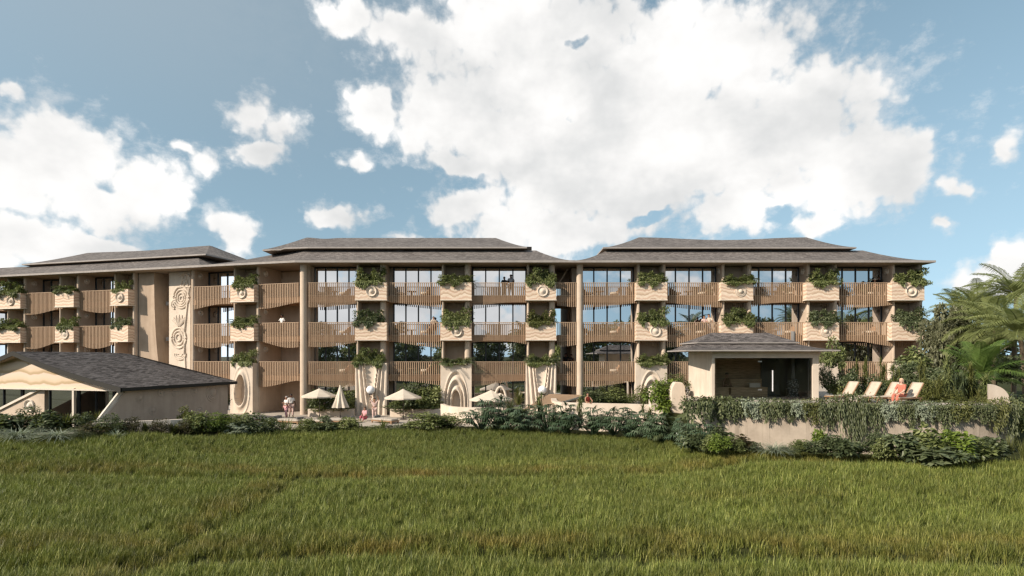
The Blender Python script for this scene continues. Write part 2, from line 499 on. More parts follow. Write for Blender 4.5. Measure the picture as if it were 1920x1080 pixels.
def leaf_mat(name, c0, c1, c2, rough=0.45, trans=0.28, spec=0.35):
    m = bpy.data.materials.new(name); m.use_nodes = True
    n = NT(m.node_tree); b = n.n['Principled BSDF']
    f = n.math('ADD', n.math('MULTIPLY', tint(n), 0.8), n.math('MULTIPLY', orand(n), 0.2))
    col = n.ramp(f, [(0.05, c0), (0.5, c1), (0.95, c2)])
    n.l.new(col, b.inputs['Base Color'])
    b.inputs['Roughness'].default_value = rough
    b.inputs['Specular IOR Level'].default_value = spec
    out = [x for x in n.n if x.type == 'OUTPUT_MATERIAL'][0]
    tl = n.new('ShaderNodeBsdfTranslucent')
    n.l.new(n.mix(0.5, col, (0.18, 0.22, 0.03)), tl.inputs[0])
    mx = n.new('ShaderNodeMixShader'); mx.inputs[0].default_value = trans
    n.l.new(b.outputs[0], mx.inputs[1]); n.l.new(tl.outputs[0], mx.inputs[2])
    n.l.new(mx.outputs[0], out.inputs[0])
    return m
M['leaf'] = leaf_mat('leaf_mid', (0.060, 0.078, 0.028), (0.165, 0.195, 0.068), (0.35, 0.37, 0.17))
M['leaf_dark'] = leaf_mat('leaf_dark', (0.034, 0.049, 0.023), (0.092, 0.117, 0.053), (0.235, 0.265, 0.15))
M['leaf_lime'] = leaf_mat('leaf_lime', (0.07, 0.11, 0.015), (0.15, 0.21, 0.035), (0.28, 0.34, 0.09))
M['leaf_blue'] = leaf_mat('leaf_bluegreen', (0.026, 0.048, 0.024), (0.066, 0.102, 0.054), (0.18, 0.225, 0.145), rough=0.33, trans=0.15, spec=0.5)
M['leaf_olive'] = leaf_mat('leaf_olive', (0.055, 0.065, 0.018), (0.12, 0.13, 0.038), (0.22, 0.22, 0.085))
M['leaf_vine'] = leaf_mat('leaf_vine', (0.04, 0.055, 0.022), (0.105, 0.125, 0.055), (0.21, 0.225, 0.12), trans=0.2)
M['leaf_palm'] = leaf_mat('leaf_palm', (0.035, 0.075, 0.016), (0.095, 0.16, 0.035), (0.21, 0.27, 0.075), trans=0.35)
M['leaf_purple'] = leaf_mat('leaf_purple', (0.03, 0.022, 0.013), (0.062, 0.052, 0.024), (0.12, 0.105, 0.05))
M['leaf_silver'] = leaf_mat('leaf_silver', (0.16, 0.19, 0.13), (0.27, 0.31, 0.22), (0.42, 0.46, 0.36), trans=0.2)
M['leaf_far'] = leaf_mat('leaf_far', (0.075, 0.082, 0.045), (0.145, 0.15, 0.085), (0.25, 0.25, 0.15), trans=0.25)
M['leaf_palmfar'] = leaf_mat('leaf_palmfar', (0.10, 0.122, 0.046), (0.205, 0.235, 0.085), (0.37, 0.39, 0.165), trans=0.35)
def shade_streak_fn(n, b):
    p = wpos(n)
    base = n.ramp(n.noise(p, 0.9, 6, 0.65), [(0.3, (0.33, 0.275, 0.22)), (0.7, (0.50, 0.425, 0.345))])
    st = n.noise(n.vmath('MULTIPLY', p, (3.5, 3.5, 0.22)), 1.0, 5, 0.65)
    n.l.new(n.mix(n.mrange(st, .48, .72, 0, .6), base, (0.17, 0.145, 0.11)), b.inputs['Base Color'])  # shade under the vines painted into the wall as darker vertical streaks
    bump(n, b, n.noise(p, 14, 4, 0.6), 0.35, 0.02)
M['shade_streaked'] = pmat('shade_streaked_plaster', rough=0.95, fn=shade_streak_fn, spec=0.1)
M['bark'] = pmat('bark', rough=0.95, fn=plaster_fn((0.10, 0.075, 0.05), (0.20, 0.155, 0.11), 5))
# ------------------------------------------------------------------ terrain and terraces
def sst(a, b, x):
    t_ = np.clip((x - a) / (b - a), 0, 1)
    return t_ * t_ * (3 - 2 * t_)
def ground_h(x, y):
    x = np.asarray(x, float); y = np.asarray(y, float)
    h = -0.32 + 0.06 * np.sin(x * 0.21 + 1.0) + 0.05 * np.sin(y * 0.37 + x * 0.1)
    h = h + 0.85 * sst(-11, -20, x) * sst(24, 31, y) * (1 - sst(35.5, 38.4, y))
    h = h + 0.20 * sst(33, 38, y) * sst(-22, -14, x) * sst(6, 0, x)
    h = h + 0.66 * sst(6.0, 11, x) * sst(17, 24, y)
    # low bunds between the paddies
    for y0, amp in ((14.4, -0.30), (24.2, -0.18)):
        h = h + amp * np.exp(-((y - y0 - 0.35 * np.sin(x * 0.16 + y0) - 0.2 * np.sin(x * 0.47 + 2 * y0)) / 0.42) ** 2)
    h = h - 0.15 * np.exp(-((x + 9.0 - 0.3 * np.sin(y * .7)) / 0.45) ** 2) * sst(26, 23, y)
    return h
def build_ground():
    xs = np.concatenate([[-4000, -1200, -400, -160], np.arange(-80, 80.1, 1.0), [160, 400, 1200, 4000]])
    ys = np.concatenate([[-4000, -1200, -400, -120, -40], np.arange(0, 45.1, 0.5), [60, 120, 400, 1200, 4000]])
    gx, gy = np.meshgrid(xs, ys)
    gz = ground_h(gx, gy)
    nx, ny = len(xs), len(ys)
    v = np.stack([gx, gy, gz], -1).reshape(-1, 3)
    i, j = np.meshgrid(np.arange(nx - 1), np.arange(ny - 1))
    a = (j * nx + i).ravel()
    f = np.stack([a, a + 1, a + nx + 1, a + nx], 1)
    me = bpy.data.meshes.new('ground')
    me.from_pydata(v.tolist(), [], f.tolist())
    def fn(n, b):
        p = wpos(n)
        n.l.new(n.ramp(n.noise(p, 0.6, 6, 0.65), [(0.3, (0.022, 0.028, 0.010)), (0.7, (0.055, 0.06, 0.022))]), b.inputs['Base Color'])
    me.materials.append(pmat('field_soil', rough=1.0, fn=fn, spec=0.05))
    o = link('ground', me)
    tag(o, kind='structure')
build_ground()

def slab_poly(name, pts, z0, z1, mat, parent=None):
    m = MB(); m.prism([(x, y, z0) for x, y in pts], (0, 0, z1 - z0))
    return m.build(name, mat, parent)
o = slab_poly('terrace', [(-36, 38.6), (X(540, 39.6), 39.4), (X(700, 39.4), 39.4), (X(800, 40.2), 40.2), (9.2, 40.2), (9.2, 76), (-36, 76)], -0.9, 0.0, M['paving'])
tag(o, kind='structure')

# ------------------------------------------------------------------ roofs
def densify(ring, n):
    out = []
    for i in range(len(ring)):
        a, b = ring[i], ring[(i + 1) % len(ring)]
        for k in range(n):
            out.append((a[0] + (b[0] - a[0]) * k / n, a[1] + (b[1] - a[1]) * k / n))
    return out
def roof_tier(name, ring0, ring1, z0, z1, p=1.5, thick=0.16, mat=None, parent=None, n=10, m=8, sag=0.0, fascia=True, droop=None):
    r0, r1 = densify(ring0, n), densify(ring1, n)
    k = len(r0)
    vs, uvs = [], []
    per = [0.0]
    for i in range(k):
        a, b = r0[i], r0[(i + 1) % k]
        per.append(per[-1] + math.hypot(b[0] - a[0], b[1] - a[1]))
    for j in range(m + 1):
        tt = j / m
        for i in range(k + 1):
            a, b = r0[i % k], r1[i % k]
            x = a[0] + (b[0] - a[0]) * tt; y = a[1] + (b[1] - a[1]) * tt
            u = (i % n) / n
            z = z0 + (z1 - z0) * tt ** p - sag * tt * math.sin(math.pi * u) ** 2 * (1 if (i // n) % 2 == 0 else 0)
            if droop: z += droop(x, y) * (1 - tt)
            run = math.hypot(b[0] - a[0], b[1] - a[1])
            vs.append((x, y, z)); uvs.append((per[i], tt * math.hypot(run, z1 - z0)))
    fs = [(j*(k+1)+i, j*(k+1)+i+1, (j+1)*(k+1)+i+1, (j+1)*(k+1)+i) for j in range(m) for i in range(k)]
    b = MB(); b.add(vs, fs, 0.5, uvs)
    o = b.build(name, mat or M['shingle'], parent, smooth=False)
    fm = MB()
    top = [vs[i] for i in range(k)]
    bot = [(x, y, z - thick) for x, y, z in top]
    fm.add(top + bot, [(i, (i+1) % k, k+(i+1) % k, k+i) for i in range(k)])
    fm.build('fascia', M['fascia'], o)
    sm = MB(); sm.add([(x, y, z + 0.003) for x, y, z in bot], [tuple(range(k))])
    sm.build('soffit', M['soffit'], o)
    return o

FL = [0.0, 3.31, 6.61, 9.92]        # floor levels
RT = [1.07 + z for z in FL]
EAVE = 12.74

def medallion_bm(m, c, r, axis, sign, style):
    """raised concentric ornament: ring, dish and boss; axis is the wall normal"""
    def put(prof):
        m.lathe([(a * r, sign * b * r) for a, b in prof], 22, c, axis)
    if style == 0:
        put([(1.0, -0.05), (1.0, 0.16), (0.90, 0.27), (0.78, 0.20), (0.70, 0.05), (0.42, 0.03), (0.36, 0.22), (0.24, 0.34), (0.0, 0.37)])
    elif style == 1:
        put([(1.0, -0.05), (0.97, 0.12), (0.80, 0.05), (0.74, 0.18), (0.62, 0.06), (0.55, 0.18), (0.45, 0.05), (0.34, 0.30), (0.18, 0.42), (0.0, 0.45)])
    else:
        put([(1.0, -0.05), (1.0, 0.10), (0.92, 0.22), (0.82, 0.22), (0.66, 0.08), (0.50, 0.12), (0.30, 0.30), (0.0, 0.36)])

def railing(name, x0, x1, fz, rail, wave, parent, y0=-0.06, seed=1, solid=False):
    rnd = random.Random(seed)
    m = MB()
    n = max(2, int(round((x1 - x0) / 0.168)))
    st = (x1 - x0) / n
    for i in range(n):
        x = x0 + st * (i + 0.5)
        zb = wave(x)
        w = 0.036
        m.box(x - w, x + w, y0, y0 + 0.055, zb, rail, 0.36 + 0.36 * rnd.random())
    o = m.build(name, M['wood'], parent)
    h = MB(); h.box(x0, x1, y0 - 0.02, y0 + 0.075, rail, rail + 0.045, 0.8)
    h.box(x0, x1, y0 + 0.058, y0 + 0.10, fz - 0.01, fz + 0.05, 0.9)
    h.build('handrail', M['wood'], o)
    return o

def window(x0, x1, y, z0, z1, npan, parent):
    fr = MB()
    t_ = 0.055
    fr.box(x0, x1, y - 0.06, y + 0.05, z1 - 0.09, z1)
    fr.box(x0, x1, y - 0.06, y + 0.05, z0, z0 + 0.07)
    for i in range(npan + 1):
        x = x0 + (x1 - x0) * i / npan
        x = min(max(x, x0 + t_), x1 - t_)
        fr.box(x - t_, x + t_, y - 0.055, y + 0.045, z0 + 0.071, z1 - 0.091)
    o = fr.build('window', M['frame'], parent)
    pn = MB(); pn.box(x0 + 0.02, x1 - 0.02, y + 0.0, y + 0.02, z0 + 0.02, z1 - 0.02)
    pn.build('pane', M['glass'], o)
    return o

def relief_panel(kind, x0, x1, z1, parent, y=-0.55, z0=0.0, back=0.25):
    W_, H_ = x1 - x0, z1 - z0
    def h(u, v):
        r = abs(u - 0.5)
        if kind == 'drape':
            vb = max(0.0, (v - 0.22) / 0.78)
            w = 0.015 + 0.19 * vb ** 0.75
            if r < w:
                return 0.05 - 0.10 * (1 - (r / w) ** 2) * min(1, 3 * vb)
            q = (r - w) / (0.5 - w + 1e-4)
            ph = 2 * math.pi * (3.1 * q ** 0.8) + 1.2 * (1 - v)
            amp = 0.15 * math.exp(-1.2 * q) * (0.5 + 0.7 * (1 - abs(v - 0.5)))
            edge = min(1.0, (0.5 - r) / 0.06)
            return 0.05 + amp * math.cos(ph) * edge + 0.10 * math.exp(-((q - 0.06) / 0.08) ** 2)
        if kind == 'arch':
            q = math.hypot(r / 0.40, max(0.0, v - 0.26) / 0.62)
            if q < 0.33:
                return -0.55
            if q > 1.0:
                return 0.02
            return 0.03 + 0.15 * math.cos((q - 0.40) * 2 * math.pi * 3.4) * min(1, (1 - q) / 0.12)
        if kind == 'oval':
            cx = 0.47 + 0.10 * (v - 0.45)
            q = math.hypot((u - cx) / (0.22 - 0.10 * (v - 0.45)), (v - 0.46) / 0.30)
            if q < 1: return -0.62
            hh = 0.02 + 0.16 * math.exp(-((q - 1.10) / 0.16) ** 2)
            q2 = math.hypot((u - 0.50) / 0.37, (v - 0.45) / 0.47)
            hh += 0.07 * math.exp(-((q2 - 1.0) / 0.05) ** 2) * (1 if u > 0.35 else 0.3)
            return hh
        return 0.0
    m = MB()
    nu, nv = 54, 84
    m.sheet(lambda u, v: (x0 + u * W_, y - h(u, v), z0 + v * H_), nu, nv)
    # returns and top
    m.box(x0, x0 + 0.10, y + 0.02, back, z0, z1 - 0.01)
    m.box(x1 - 0.10, x1, y + 0.02, back, z0, z1 - 0.01)
    m.box(x0 + 0.101, x1 - 0.101, back - 0.1, back, z0, z1 - 0.012)
    m.box(x0 + 0.101, x1 - 0.101, y + 0.06, back - 0.101, z1 - 0.35, z1 - 0.25)
    return m.build('relief_panel', M['plaster_pale'], parent, smooth=True)

def planter_box(x0, x1, fz, parent, med=None, y0=-0.62, y1=0.16, style=0):
    m = MB()
    za, zb = fz - 0.36, fz + 1.06
    tk = 0.09
    m.box(x0, x1, y0, y1, za, za + 0.5)
    m.box(x0, x1, y0, y0 + tk, za + 0.501, zb)
    m.box(x0, x1, y1 - tk, y1, za + 0.501, zb)
    m.box(x0, x0 + tk, y0 + tk + .001, y1 - tk - .001, za + 0.501, zb)
    m.box(x1 - tk, x1, y0 + tk + .001, y1 - tk - .001, za + 0.501, zb)
    o = m.build('planter_box', M['strata'], parent)
    s = MB(); s.box(x0 + tk + .01, x1 - tk - .01, y0 + tk + .01, y1 - tk - .01, za + 0.502, zb - 0.12)
    s.build('soil', M['dark'], o)
    b = MB(); b.box(x0 - 0.03, x1 + 0.03, y0 - 0.03, y1 + 0.03, za - 0.07, za - 0.003)
    b.build('base_moulding', M['trim'], o)
    if med is not None:
        k = MB(); medallion_bm(k, (x0 + (x1 - x0) * med, y0 - 0.005, fz + 0.32), 0.46, 'y', -1, style)
        k.build('medallion', M['plaster_pale'], o, smooth=True)
    return o

def partition(x0, x1, depth, parent, med=None, side=-1, z1=EAVE - 0.17, medz=2.15, y0=0.0, mat='plaster', stripe=None):
    m = MB()
    # rounded nose towards the front
    n = 6; w = (x1 - x0) / 2
    pts = [(x1, depth, 0), (x0, depth, 0), (x0, y0 + w, 0)]
    pts += [(x0 + w - w * math.cos(a), y0 + w - w * math.sin(a), 0) for a in [math.pi * k / n for k in range(1, n)]]
    pts += [(x1, y0 + w, 0)]
    m.prism(pts, (0, 0, z1))
    o = m.build('partition_wall', M[mat], parent)
    if med:
        for i, fz in enumerate(FL):
            if fz < 3: continue
            k = MB(); medallion_bm(k, ((x0 if side < 0 else x1) , med, fz + medz), 0.27, 'x', side, (i + int(abs(x0) * 3)) % 3)
            k.build('medallion', M['trim'], o, smooth=True)
    if stripe:
        k = MB(); xx = x0 if side < 0 else x1
        k.box(min(xx, xx + side * 0.03), max(xx, xx + side * 0.03), stripe, stripe + 0.07, 0, z1 - 0.01)
        k.build('groove', M['frame'], o)
    return o

WAVES = {3: (9.17, 0.21, 11.4, 0.0), 2: (5.91, 0.28, 9.8, 0.0), 1: (2.55, 0.25, 10.4, 0.0)}
# main front: low points of the wave near these photo columns
LOW = {3: 842, 2: 818, 1: 632}
def main_wave(f):
    zc, a, wl, _ = WAVES[f]
    xl = (LOW[f] - 960) * 48 / F
    return lambda x: zc - a * math.cos(2 * math.pi * (x - xl) / wl)

# ------------------------------------------------------------------ hotel, straight front
def mx(px, y=0.0):
    return (px - 960) * (48 + y) / F
central = empty('hotel_block', (0, 48, 0), 0, 'middle four-storey hotel block with tiered shingle roof beside the tall round column', 'building', 'four-storey hotel blocks')
east = empty('hotel_block', (0, 48, 0), 0, 'four-storey hotel block behind the sauna pavilion, its eave pointing at the palms', 'building', 'four-storey hotel blocks')

PLANTERS = []     # (world point of planter rim centre, width, rotation, floor, key)
def straight_block(root, glass, planters, xa, xb, side):
    for (f, fz) in enumerate(FL):
        if f:
            m = MB(); m.box(xa, xb, 0.07, 1.52, fz - 0.50, fz)
            m.build('floor_slab', M['slab'], root)
    for gi, (a, b) in enumerate(glass):
        x0, x1 = mx(a), mx(b)
        for f, fz in enumerate(FL):
            top = (FL[f + 1] - 0.5) if f < 3 else EAVE - 0.22
            window(x0 + 0.004, x1 - 0.004, 1.40, fz + 0.003, top - 0.003, 4 if x1 - x0 > 4 else 3, root)
            if f:
                railing('railing', x0 + 0.01, x1 - 0.01, fz, RT[f], main_wave(f), root, seed=int(a) + f)
    for pi, (a, b, style, key) in enumerate(planters):
        x0, x1 = mx(a + 2), mx(b - 2)
        wl, wr = (0.2, 0.5) if side < 0 else (0.24, 0.34)
        dp = 1.43
        mats = 'plaster'
        partition(x0, x0 + wl, dp, root, med=(0.78 if side > 0 and a > 1240 else None), side=-1, mat=mats, stripe=None)
        partition(x1 - wr, x1, dp, root, mat=mats)
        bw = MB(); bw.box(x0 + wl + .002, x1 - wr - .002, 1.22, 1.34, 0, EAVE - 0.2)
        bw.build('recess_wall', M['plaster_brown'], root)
        for f in (1, 2, 3):
            railing('slat_curtain', x0 + wl + .01, x1 - wr - .01, FL[f], FL[f] - 0.1, main_wave(f), root, y0=0.75, seed=int(a) + f + 7)
        for f in (2, 3):
            med = {(3, 'c1'): 0.52, (3, 'c3'): 0.55, (3, 'r2'): 0.60, (3, 'r4'): 0.58, (2, 'c2'): 0.52, (2, 'r1'): 0.62, (2, 'r3'): 0.58}.get((f, key))
            planter_box(mx(a, -.6), mx(b, -.6), FL[f], root, med, style=(f + pi) % 3)
            PLANTERS.append((Vector(((mx(a) + mx(b)) / 2, 48 - 0.23, FL[f] + 0.95)), mx(b) - mx(a), 0.0, f, key))
        if style:
            relief_panel(style, mx(a, -.6), mx(b, -.6), FL[1] + 1.0, root)
            PLANTERS.append((Vector(((mx(a) + mx(b)) / 2, 48 - 0.2, FL[1] + 0.9)), mx(b) - mx(a), 0.0, 1, key))

cg = [(578, 668), (731, 828), (883, 988)]
cp = [(666, 725, 'drape', 'c1'), (826, 884, 'arch', 'c2'), (986, 1043, 'drape', 'c3')]
eg = [(1092, 1195), (1249, 1354), (1410, 1514), (1571, 1674)]
ep = [(1193, 1251, 'arch', 'r1'), (1352, 1412, 'plain', 'r2'), (1512, 1573, 'plain', 'r3'), (1672, 1733, 'plain', 'r4')]
straight_block(central, cg, cp, mx(578), mx(1043), -1)
straight_block(east, eg, ep, mx(1092), mx(1731), 1)
m = MB(); m.lathe([(0.29, 0), (0.29, EAVE - 0.17)], 20, (mx(569), 0.05, 0)); m.build('column', M['plaster'], central, smooth=True)
m = MB(); m.lathe([(0.27, 0), (0.27, EAVE - 0.17)], 20, (mx(1087), 0.05, 0)); m.build('column', M['plaster'], east, smooth=True)
partition(mx(562), mx(577) , 1.43, central, y0=0.4)
partition(mx(1085), mx(1092) - 0.02, 1.43, east, y0=0.4)
m = MB(); m.box(mx(566), mx(1043), 1.56, 13, 0, EAVE - 0.25); m.build('wall', M['plaster'], central)
m = MB(); m.box(mx(1069, 3), mx(1731), 1.56, 13, 0, EAVE - 0.25); m.build('wall', M['plaster'], east)
# stair slot between the blocks
sx0, sx1 = mx(1044), mx(1085) - .01
m = MB()
yb = 4.0
xm = mx(1064, yb)
for z0, z1 in ((0, .05), (2.6, 3.31), (5.9, 6.61), (11.0, EAVE - .25)):
    m.box(mx(1040, yb), xm, yb, yb + 0.2, z0, z1)
m.box(mx(1040, yb), xm, yb, yb + .2, 9.2, 9.92)
m.box(xm + .002, mx(1088, yb), yb, yb + 0.2, 0, EAVE - .25)
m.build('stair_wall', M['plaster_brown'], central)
for f in (1, 2, 3):
    m = MB(); m.box(sx0, sx1, 0.09, 3.9, FL[f] - 0.45, FL[f] - .002); m.build('stair_landing', M['slab'], central)
    railing('railing', sx0 + .01, sx1 - .01, FL[f], RT[f], main_wave(f), central, seed=70 + f)
m = MB(); m.bar((mx(1045, 2), 2, FL[3] + 1.1), (mx(1064, 2), 2, EAVE - 0.3), 0.09); m.build('stair_stringer', M['plaster'], central)

# roofs of the straight front (in block space: y = world - 48)
def wing_pt(s, v):      # world plan point on the angled wing: s along, v inwards
    return (-17.46 + .9659 * s + .2588 * v, 48 - .2588 * s + .9659 * v)
def cl(p): return (p[0], p[1] - 48)
ringc0 = [cl(wing_pt(-11.6, -1.05)), cl(wing_pt(-.1, -1.05)), (X(1078, 47), -1.0), (X(1078, 47), 14), cl(wing_pt(0, 14)), cl(wing_pt(-11.6, 12))]
ringc1 = [cl(wing_pt(-5.6, 3.0)), (X(578, 51), 2.0), (2.1, 2.0), (2.1, 11), cl(wing_pt(0, 11)), cl(wing_pt(-5.6, 9))]
lo = roof_tier('roof', ringc0, ringc1, EAVE, 14.1, 1.45, 0.17, parent=central)
nk = MB(); nk.prism([(x, y, 14.02) for x, y in [(p[0] * .97 - .3, p[1] + .5 if p[1] < 6 else p[1] - .5) for p in ringc1]], (0, 0, .5)); nk.build('roof_neck', M['dark'], lo)
upc0 = [(X(494, 50.2), 2.0), (X(578, 49.5), 1.4), (X(988, 49.4), 1.4), (X(988, 49.4), 12), (X(578, 50), 13), (X(494, 50.2), 12)]
upc1 = [(X(577, 54.5), 6.3), (X(640, 54.5), 6.5), (X(930, 54.5), 6.5), (X(930, 54.5), 6.9), (X(640, 54.5), 6.9), (X(577, 54.5), 6.7)]
roof_tier('upper_roof', upc0, upc1, 14.30, 16.12, 1.15, 0.12, parent=lo, sag=0.10, droop=lambda x, y: -0.12 if x < -20 else 0)
ringe0 = [(X(1072, 47), -1.0), (X(1755, 47), -1.0), (X(1755, 47), 14), (X(1072, 47), 14)]
ringe1 = [(X(1138, 50), 2.0), (X(1618, 50), 2.0), (X(1618, 50), 11), (X(1138, 50), 11)]
lo = roof_tier('roof', ringe0, ringe1, EAVE - .004, 14.1, 1.5, 0.17, parent=east)
nk = MB(); nk.box(X(1145, 50), X(1590, 50), 2.6, 10.6, 14.02, 14.5); nk.build('roof_neck', M['dark'], lo)
upe0 = [(X(1131, 49.4), 1.4), (X(1606, 49.4), 1.4), (X(1606, 49.4), 12), (X(1131, 49.4), 12)]
upe1 = [(X(1198, 54.5), 6.5), (X(1512, 54.5), 6.5), (X(1512, 54.5), 6.9), (X(1198, 54.5), 6.9)]
roof_tier('upper_roof', upe0, upe1, 14.28, 16.18, 1.25, 0.12, parent=lo, sag=0.26)

# ------------------------------------------------------------------ hotel, angled wing
WR = math.radians(-15)
wing = empty('hotel_block', (-17.46, 48, 0), WR, 'angled four-storey hotel block with a stair tower carrying raised emblems', 'building', 'four-storey hotel blocks')
def ws(px, v=0.0):
    k = (px - 960) / F
    return (k * (48 + .9659 * v) + 17.46 - .2588 * v) / (.9659 + .2588 * k)
def wpt(s, v, z=0.0):
    a = wing_pt(s, v); return Vector((a[0], a[1], z))
WD = 1.75
def wing_wave(f, lowpx):
    zc, a, wl, _ = WAVES[f]
    xl = ws(lowpx)
    return lambda x: zc - (a + .05) * math.cos(2 * math.pi * (x - xl) / (wl * .8))
WLOW = {3: 195, 2: 180, 1: 500}
SE = ws(253)
for f, fz in enumerate(FL):
    if f:
        m = MB(); m.box(ws(-60), ws(252) - .02, 0.07, WD, fz - 0.5, fz); m.build('floor_slab', M['slab'], wing)
        m = MB(); m.box(ws(362), ws(561), 0.07, WD + 1.6, fz - 0.5, fz); m.build('floor_slab', M['slab'], wing)
wing_pl = [(-5, 38, 14, 47, 'w1', {3: .6}), (103, 138, 112, 147, 'w2', {2: .55}), (207, 240, 215, 252, 'w3', {3: .55}), (432, 476, 439, 485, 'w4', {3: .5})]
for (b0, b1, c0, c1, key, meds) in wing_pl:
    f0, f1 = ws(c0), ws(c1)
    d = WD - 0.01 if key != 'w4' else WD + 1.2
    partition(f0 - .09, f0 + .09, WD - 0.01, wing)
    partition(f1 - .28, f1, d, wing, med=(0.85 if key in ('w1', 'w2') else 0.9), side=1)
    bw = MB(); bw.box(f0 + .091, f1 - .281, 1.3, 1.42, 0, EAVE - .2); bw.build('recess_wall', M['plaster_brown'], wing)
    for f in (2, 3):
        planter_box(ws(b0, -.62), ws(b1, -.62), FL[f], wing, meds.get(f), style=f % 3)
        PLANTERS.append((wpt((ws(b0, -.62) + ws(b1, -.62)) / 2, -.23, FL[f] + .95), ws(b1, -.6) - ws(b0, -.6), WR, f, key))
relief_panel('oval', ws(432, -.62), ws(474, -.62), FL[1] + 1.0, wing, y=-.62, back=0.3)
PLANTERS.append((wpt((ws(432, -.62) + ws(474, -.62)) / 2, -.23, FL[1] + .9), ws(474) - ws(432), WR, 1, 'w4'))
wb = [(ws(-60), ws(14) - .1, 0), (ws(47), ws(112) - .1, 0), (ws(147), ws(215) - .1, 0), (ws(364), ws(439) - .1, 0), (ws(485), ws(561), 1)]
for bi, (x0, x1, solid) in enumerate(wb):
    for f, fz in enumerate(FL):
        top = (FL[f + 1] - 0.5) if f < 3 else EAVE - 0.22
        if not solid:
            window(x0 + .004, x1 - .004, WD - .05, fz + .003, top - .003, 4, wing)
        if f:
            railing('railing', x0 + .01, x1 - .01, fz, RT[f], wing_wave(f, WLOW[f] if bi < 3 else {3: 505, 2: 395, 1: 505}[f] if bi != 4 else {3: 490, 2: 545, 1: 490}[f]), wing, seed=bi * 10 + f, y0=-.07)
bw = MB(); bw.box(ws(480), ws(566) + .3, WD + 1.25, WD + 1.4, 0, EAVE - .22); bw.build('recess_wall', M['plaster'], wing)
bw = MB(); bw.box(ws(561) + .3, ws(561) + .5, 0.8, WD + 1.25, 0, EAVE - .22); bw.build('partition_wall', M['plaster'], wing)
m = MB(); m.box(ws(-60), ws(252), WD + .05, 11, 0, EAVE - .25); m.build('wall', M['plaster'], wing)
m = MB(); m.box(ws(362), ws(480), WD + .05, 11, 0, EAVE - .25); m.build('wall', M['plaster'], wing)
# stair tower
ta, tb, tc, td = ws(254), ws(288, .3), ws(317, .6), ws(357, .6)
m = MB()
m.sheet(lambda u, v: (ta + (tb - ta) * u + (0.9 * (1 - v) ** 3 * u), 0.35 + 0.10 * math.sin(u * 3.1) + 0.5 * u * (1 - v) ** 2, v * (EAVE - .2)), 14, 20)
m.sheet(lambda u, v: (tb + 0.9 * (1 - v) ** 3, 0.35 + 0.1 * math.sin(3.1) + .5 * (1 - v) ** 2 + 2.2 * u, v * (EAVE - .2)), 3, 20)
m.build('stair_tower_wall', M['plaster_brown'], wing, smooth=True)
m = MB(); m.box(ta, td, 2.7, 2.9, 0, EAVE - .22); m.build('stair_back_wall', M['plaster_brown'], wing)
for z in (3.0, 6.3, 9.6):
    m = MB(); m.box(tb + .35, tc - .003, 1.3, 2.6, z, z + .35); m.build('stair_landing', M['fascia'], wing)
m = MB(); m.box(tc, td, 0.60, 2.6, 0, EAVE - .22)
m.build('relief_wall', M['plaster_pale'], wing)
em = [o for o in wing.children if o.name.startswith('relief_wall')][0]
def emblem(build):
    k = MB(); build(k); k.build('emblem', M['plaster_pale'], em, smooth=True)
ey = 0.58
def rc(px, py):      # emblem centre from photo pixel
    s = ws(px, .6); Y = wing_pt(s, .6)[1]
    return s, Z(py, Y)
def e_peak(k):
    cx, cz = rc(346, 522)
    for a, b in (((-.5, -.9), (0, .8)), ((.5, -.9), (0, .8)), ((-.3, -.2), (.3, -.25)), ((-.75, .25), (-.1, .55)), ((.75, .25), (.1, .55)), ((-.15, -.9), (.25, -.3)), ((-.8, -1.1), (-.2, -1.0)), ((.2, -1.0), (.8, -1.1))):
        k.tube([(cx + a[0]*.8, ey, cz + a[1]*.75), (cx + b[0]*.8, ey, cz + b[1]*.75)], 0.075, 6)
def rings(k, cx, cz, rs, sq=1.0, a0=0, a1=6.283, off=(0, 0)):
    for i, r in enumerate(rs):
        pts = [(cx + off[0]*i + r*math.cos(a0 + (a1-a0)*j/24), ey, cz + off[1]*i + r*sq*math.sin(a0 + (a1-a0)*j/24)) for j in range(24 if a1 - a0 > 6.2 else 25)]
        k.tube(pts, 0.09, 8, closed=a1 - a0 > 6.2)
def e_swirl(k):
    cx, cz = rc(341, 560); rings(k, cx, cz, (.20, .42, .64, .86), 1.15, off=(-.02, .04)); rings(k, cx - .75, cz - .5, (.2, .38), 1.1, 1.2, 4.6)
def e_lotus(k):
    cx, cz = rc(336, 601)
    for a in (-1.25, -.8, -.4, 0, .4, .8, 1.25):
        k.tube([(cx + .1*math.sin(a), ey, cz - .5), (cx + .62*math.sin(a) + .1*math.sin(2*a), ey, cz + .05), (cx + .85*math.sin(a), ey, cz - .25 + .8*math.cos(a))], [.06, .13, .03], 6)
def e_rings(k):
    cx, cz = rc(335, 633); rings(k, cx, cz, (.28, .55, .80), 1.15, off=(.02, -.02))
def e_moon(k):
    cx, cz = rc(338, 664); rings(k, cx, cz, (.25, .45, .62), .8, 3.0, 6.4)
for e in (e_peak, e_swirl, e_lotus, e_rings, e_moon): emblem(e)
m = MB(); m.tube([(td - .15, .60, 11), (td - .40, .60, 9.0), (td - .62, .60, 7.0), (td - .62, .60, 5.0), (td - .25, .60, 0)], .11, 6); m.build('groin', M['plaster_pale'], em, smooth=True)
partition(ws(357) , ws(363), WD - .01, wing, med=.8, side=1)
rw0 = [(-48, -1.05), (ws(378, -1), -1.05), (ws(378, -1), 12.5), (-48, 12.5)]
rw1 = [(-44, 2.2), (ws(392, 2.2) - 1.2, 2.2), (ws(392, 2.2) - 1.2, 9.5), (-44, 9.5)]
lo = roof_tier('roof', rw0, rw1, EAVE - .01, 14.1, 1.35, 0.17, parent=wing)
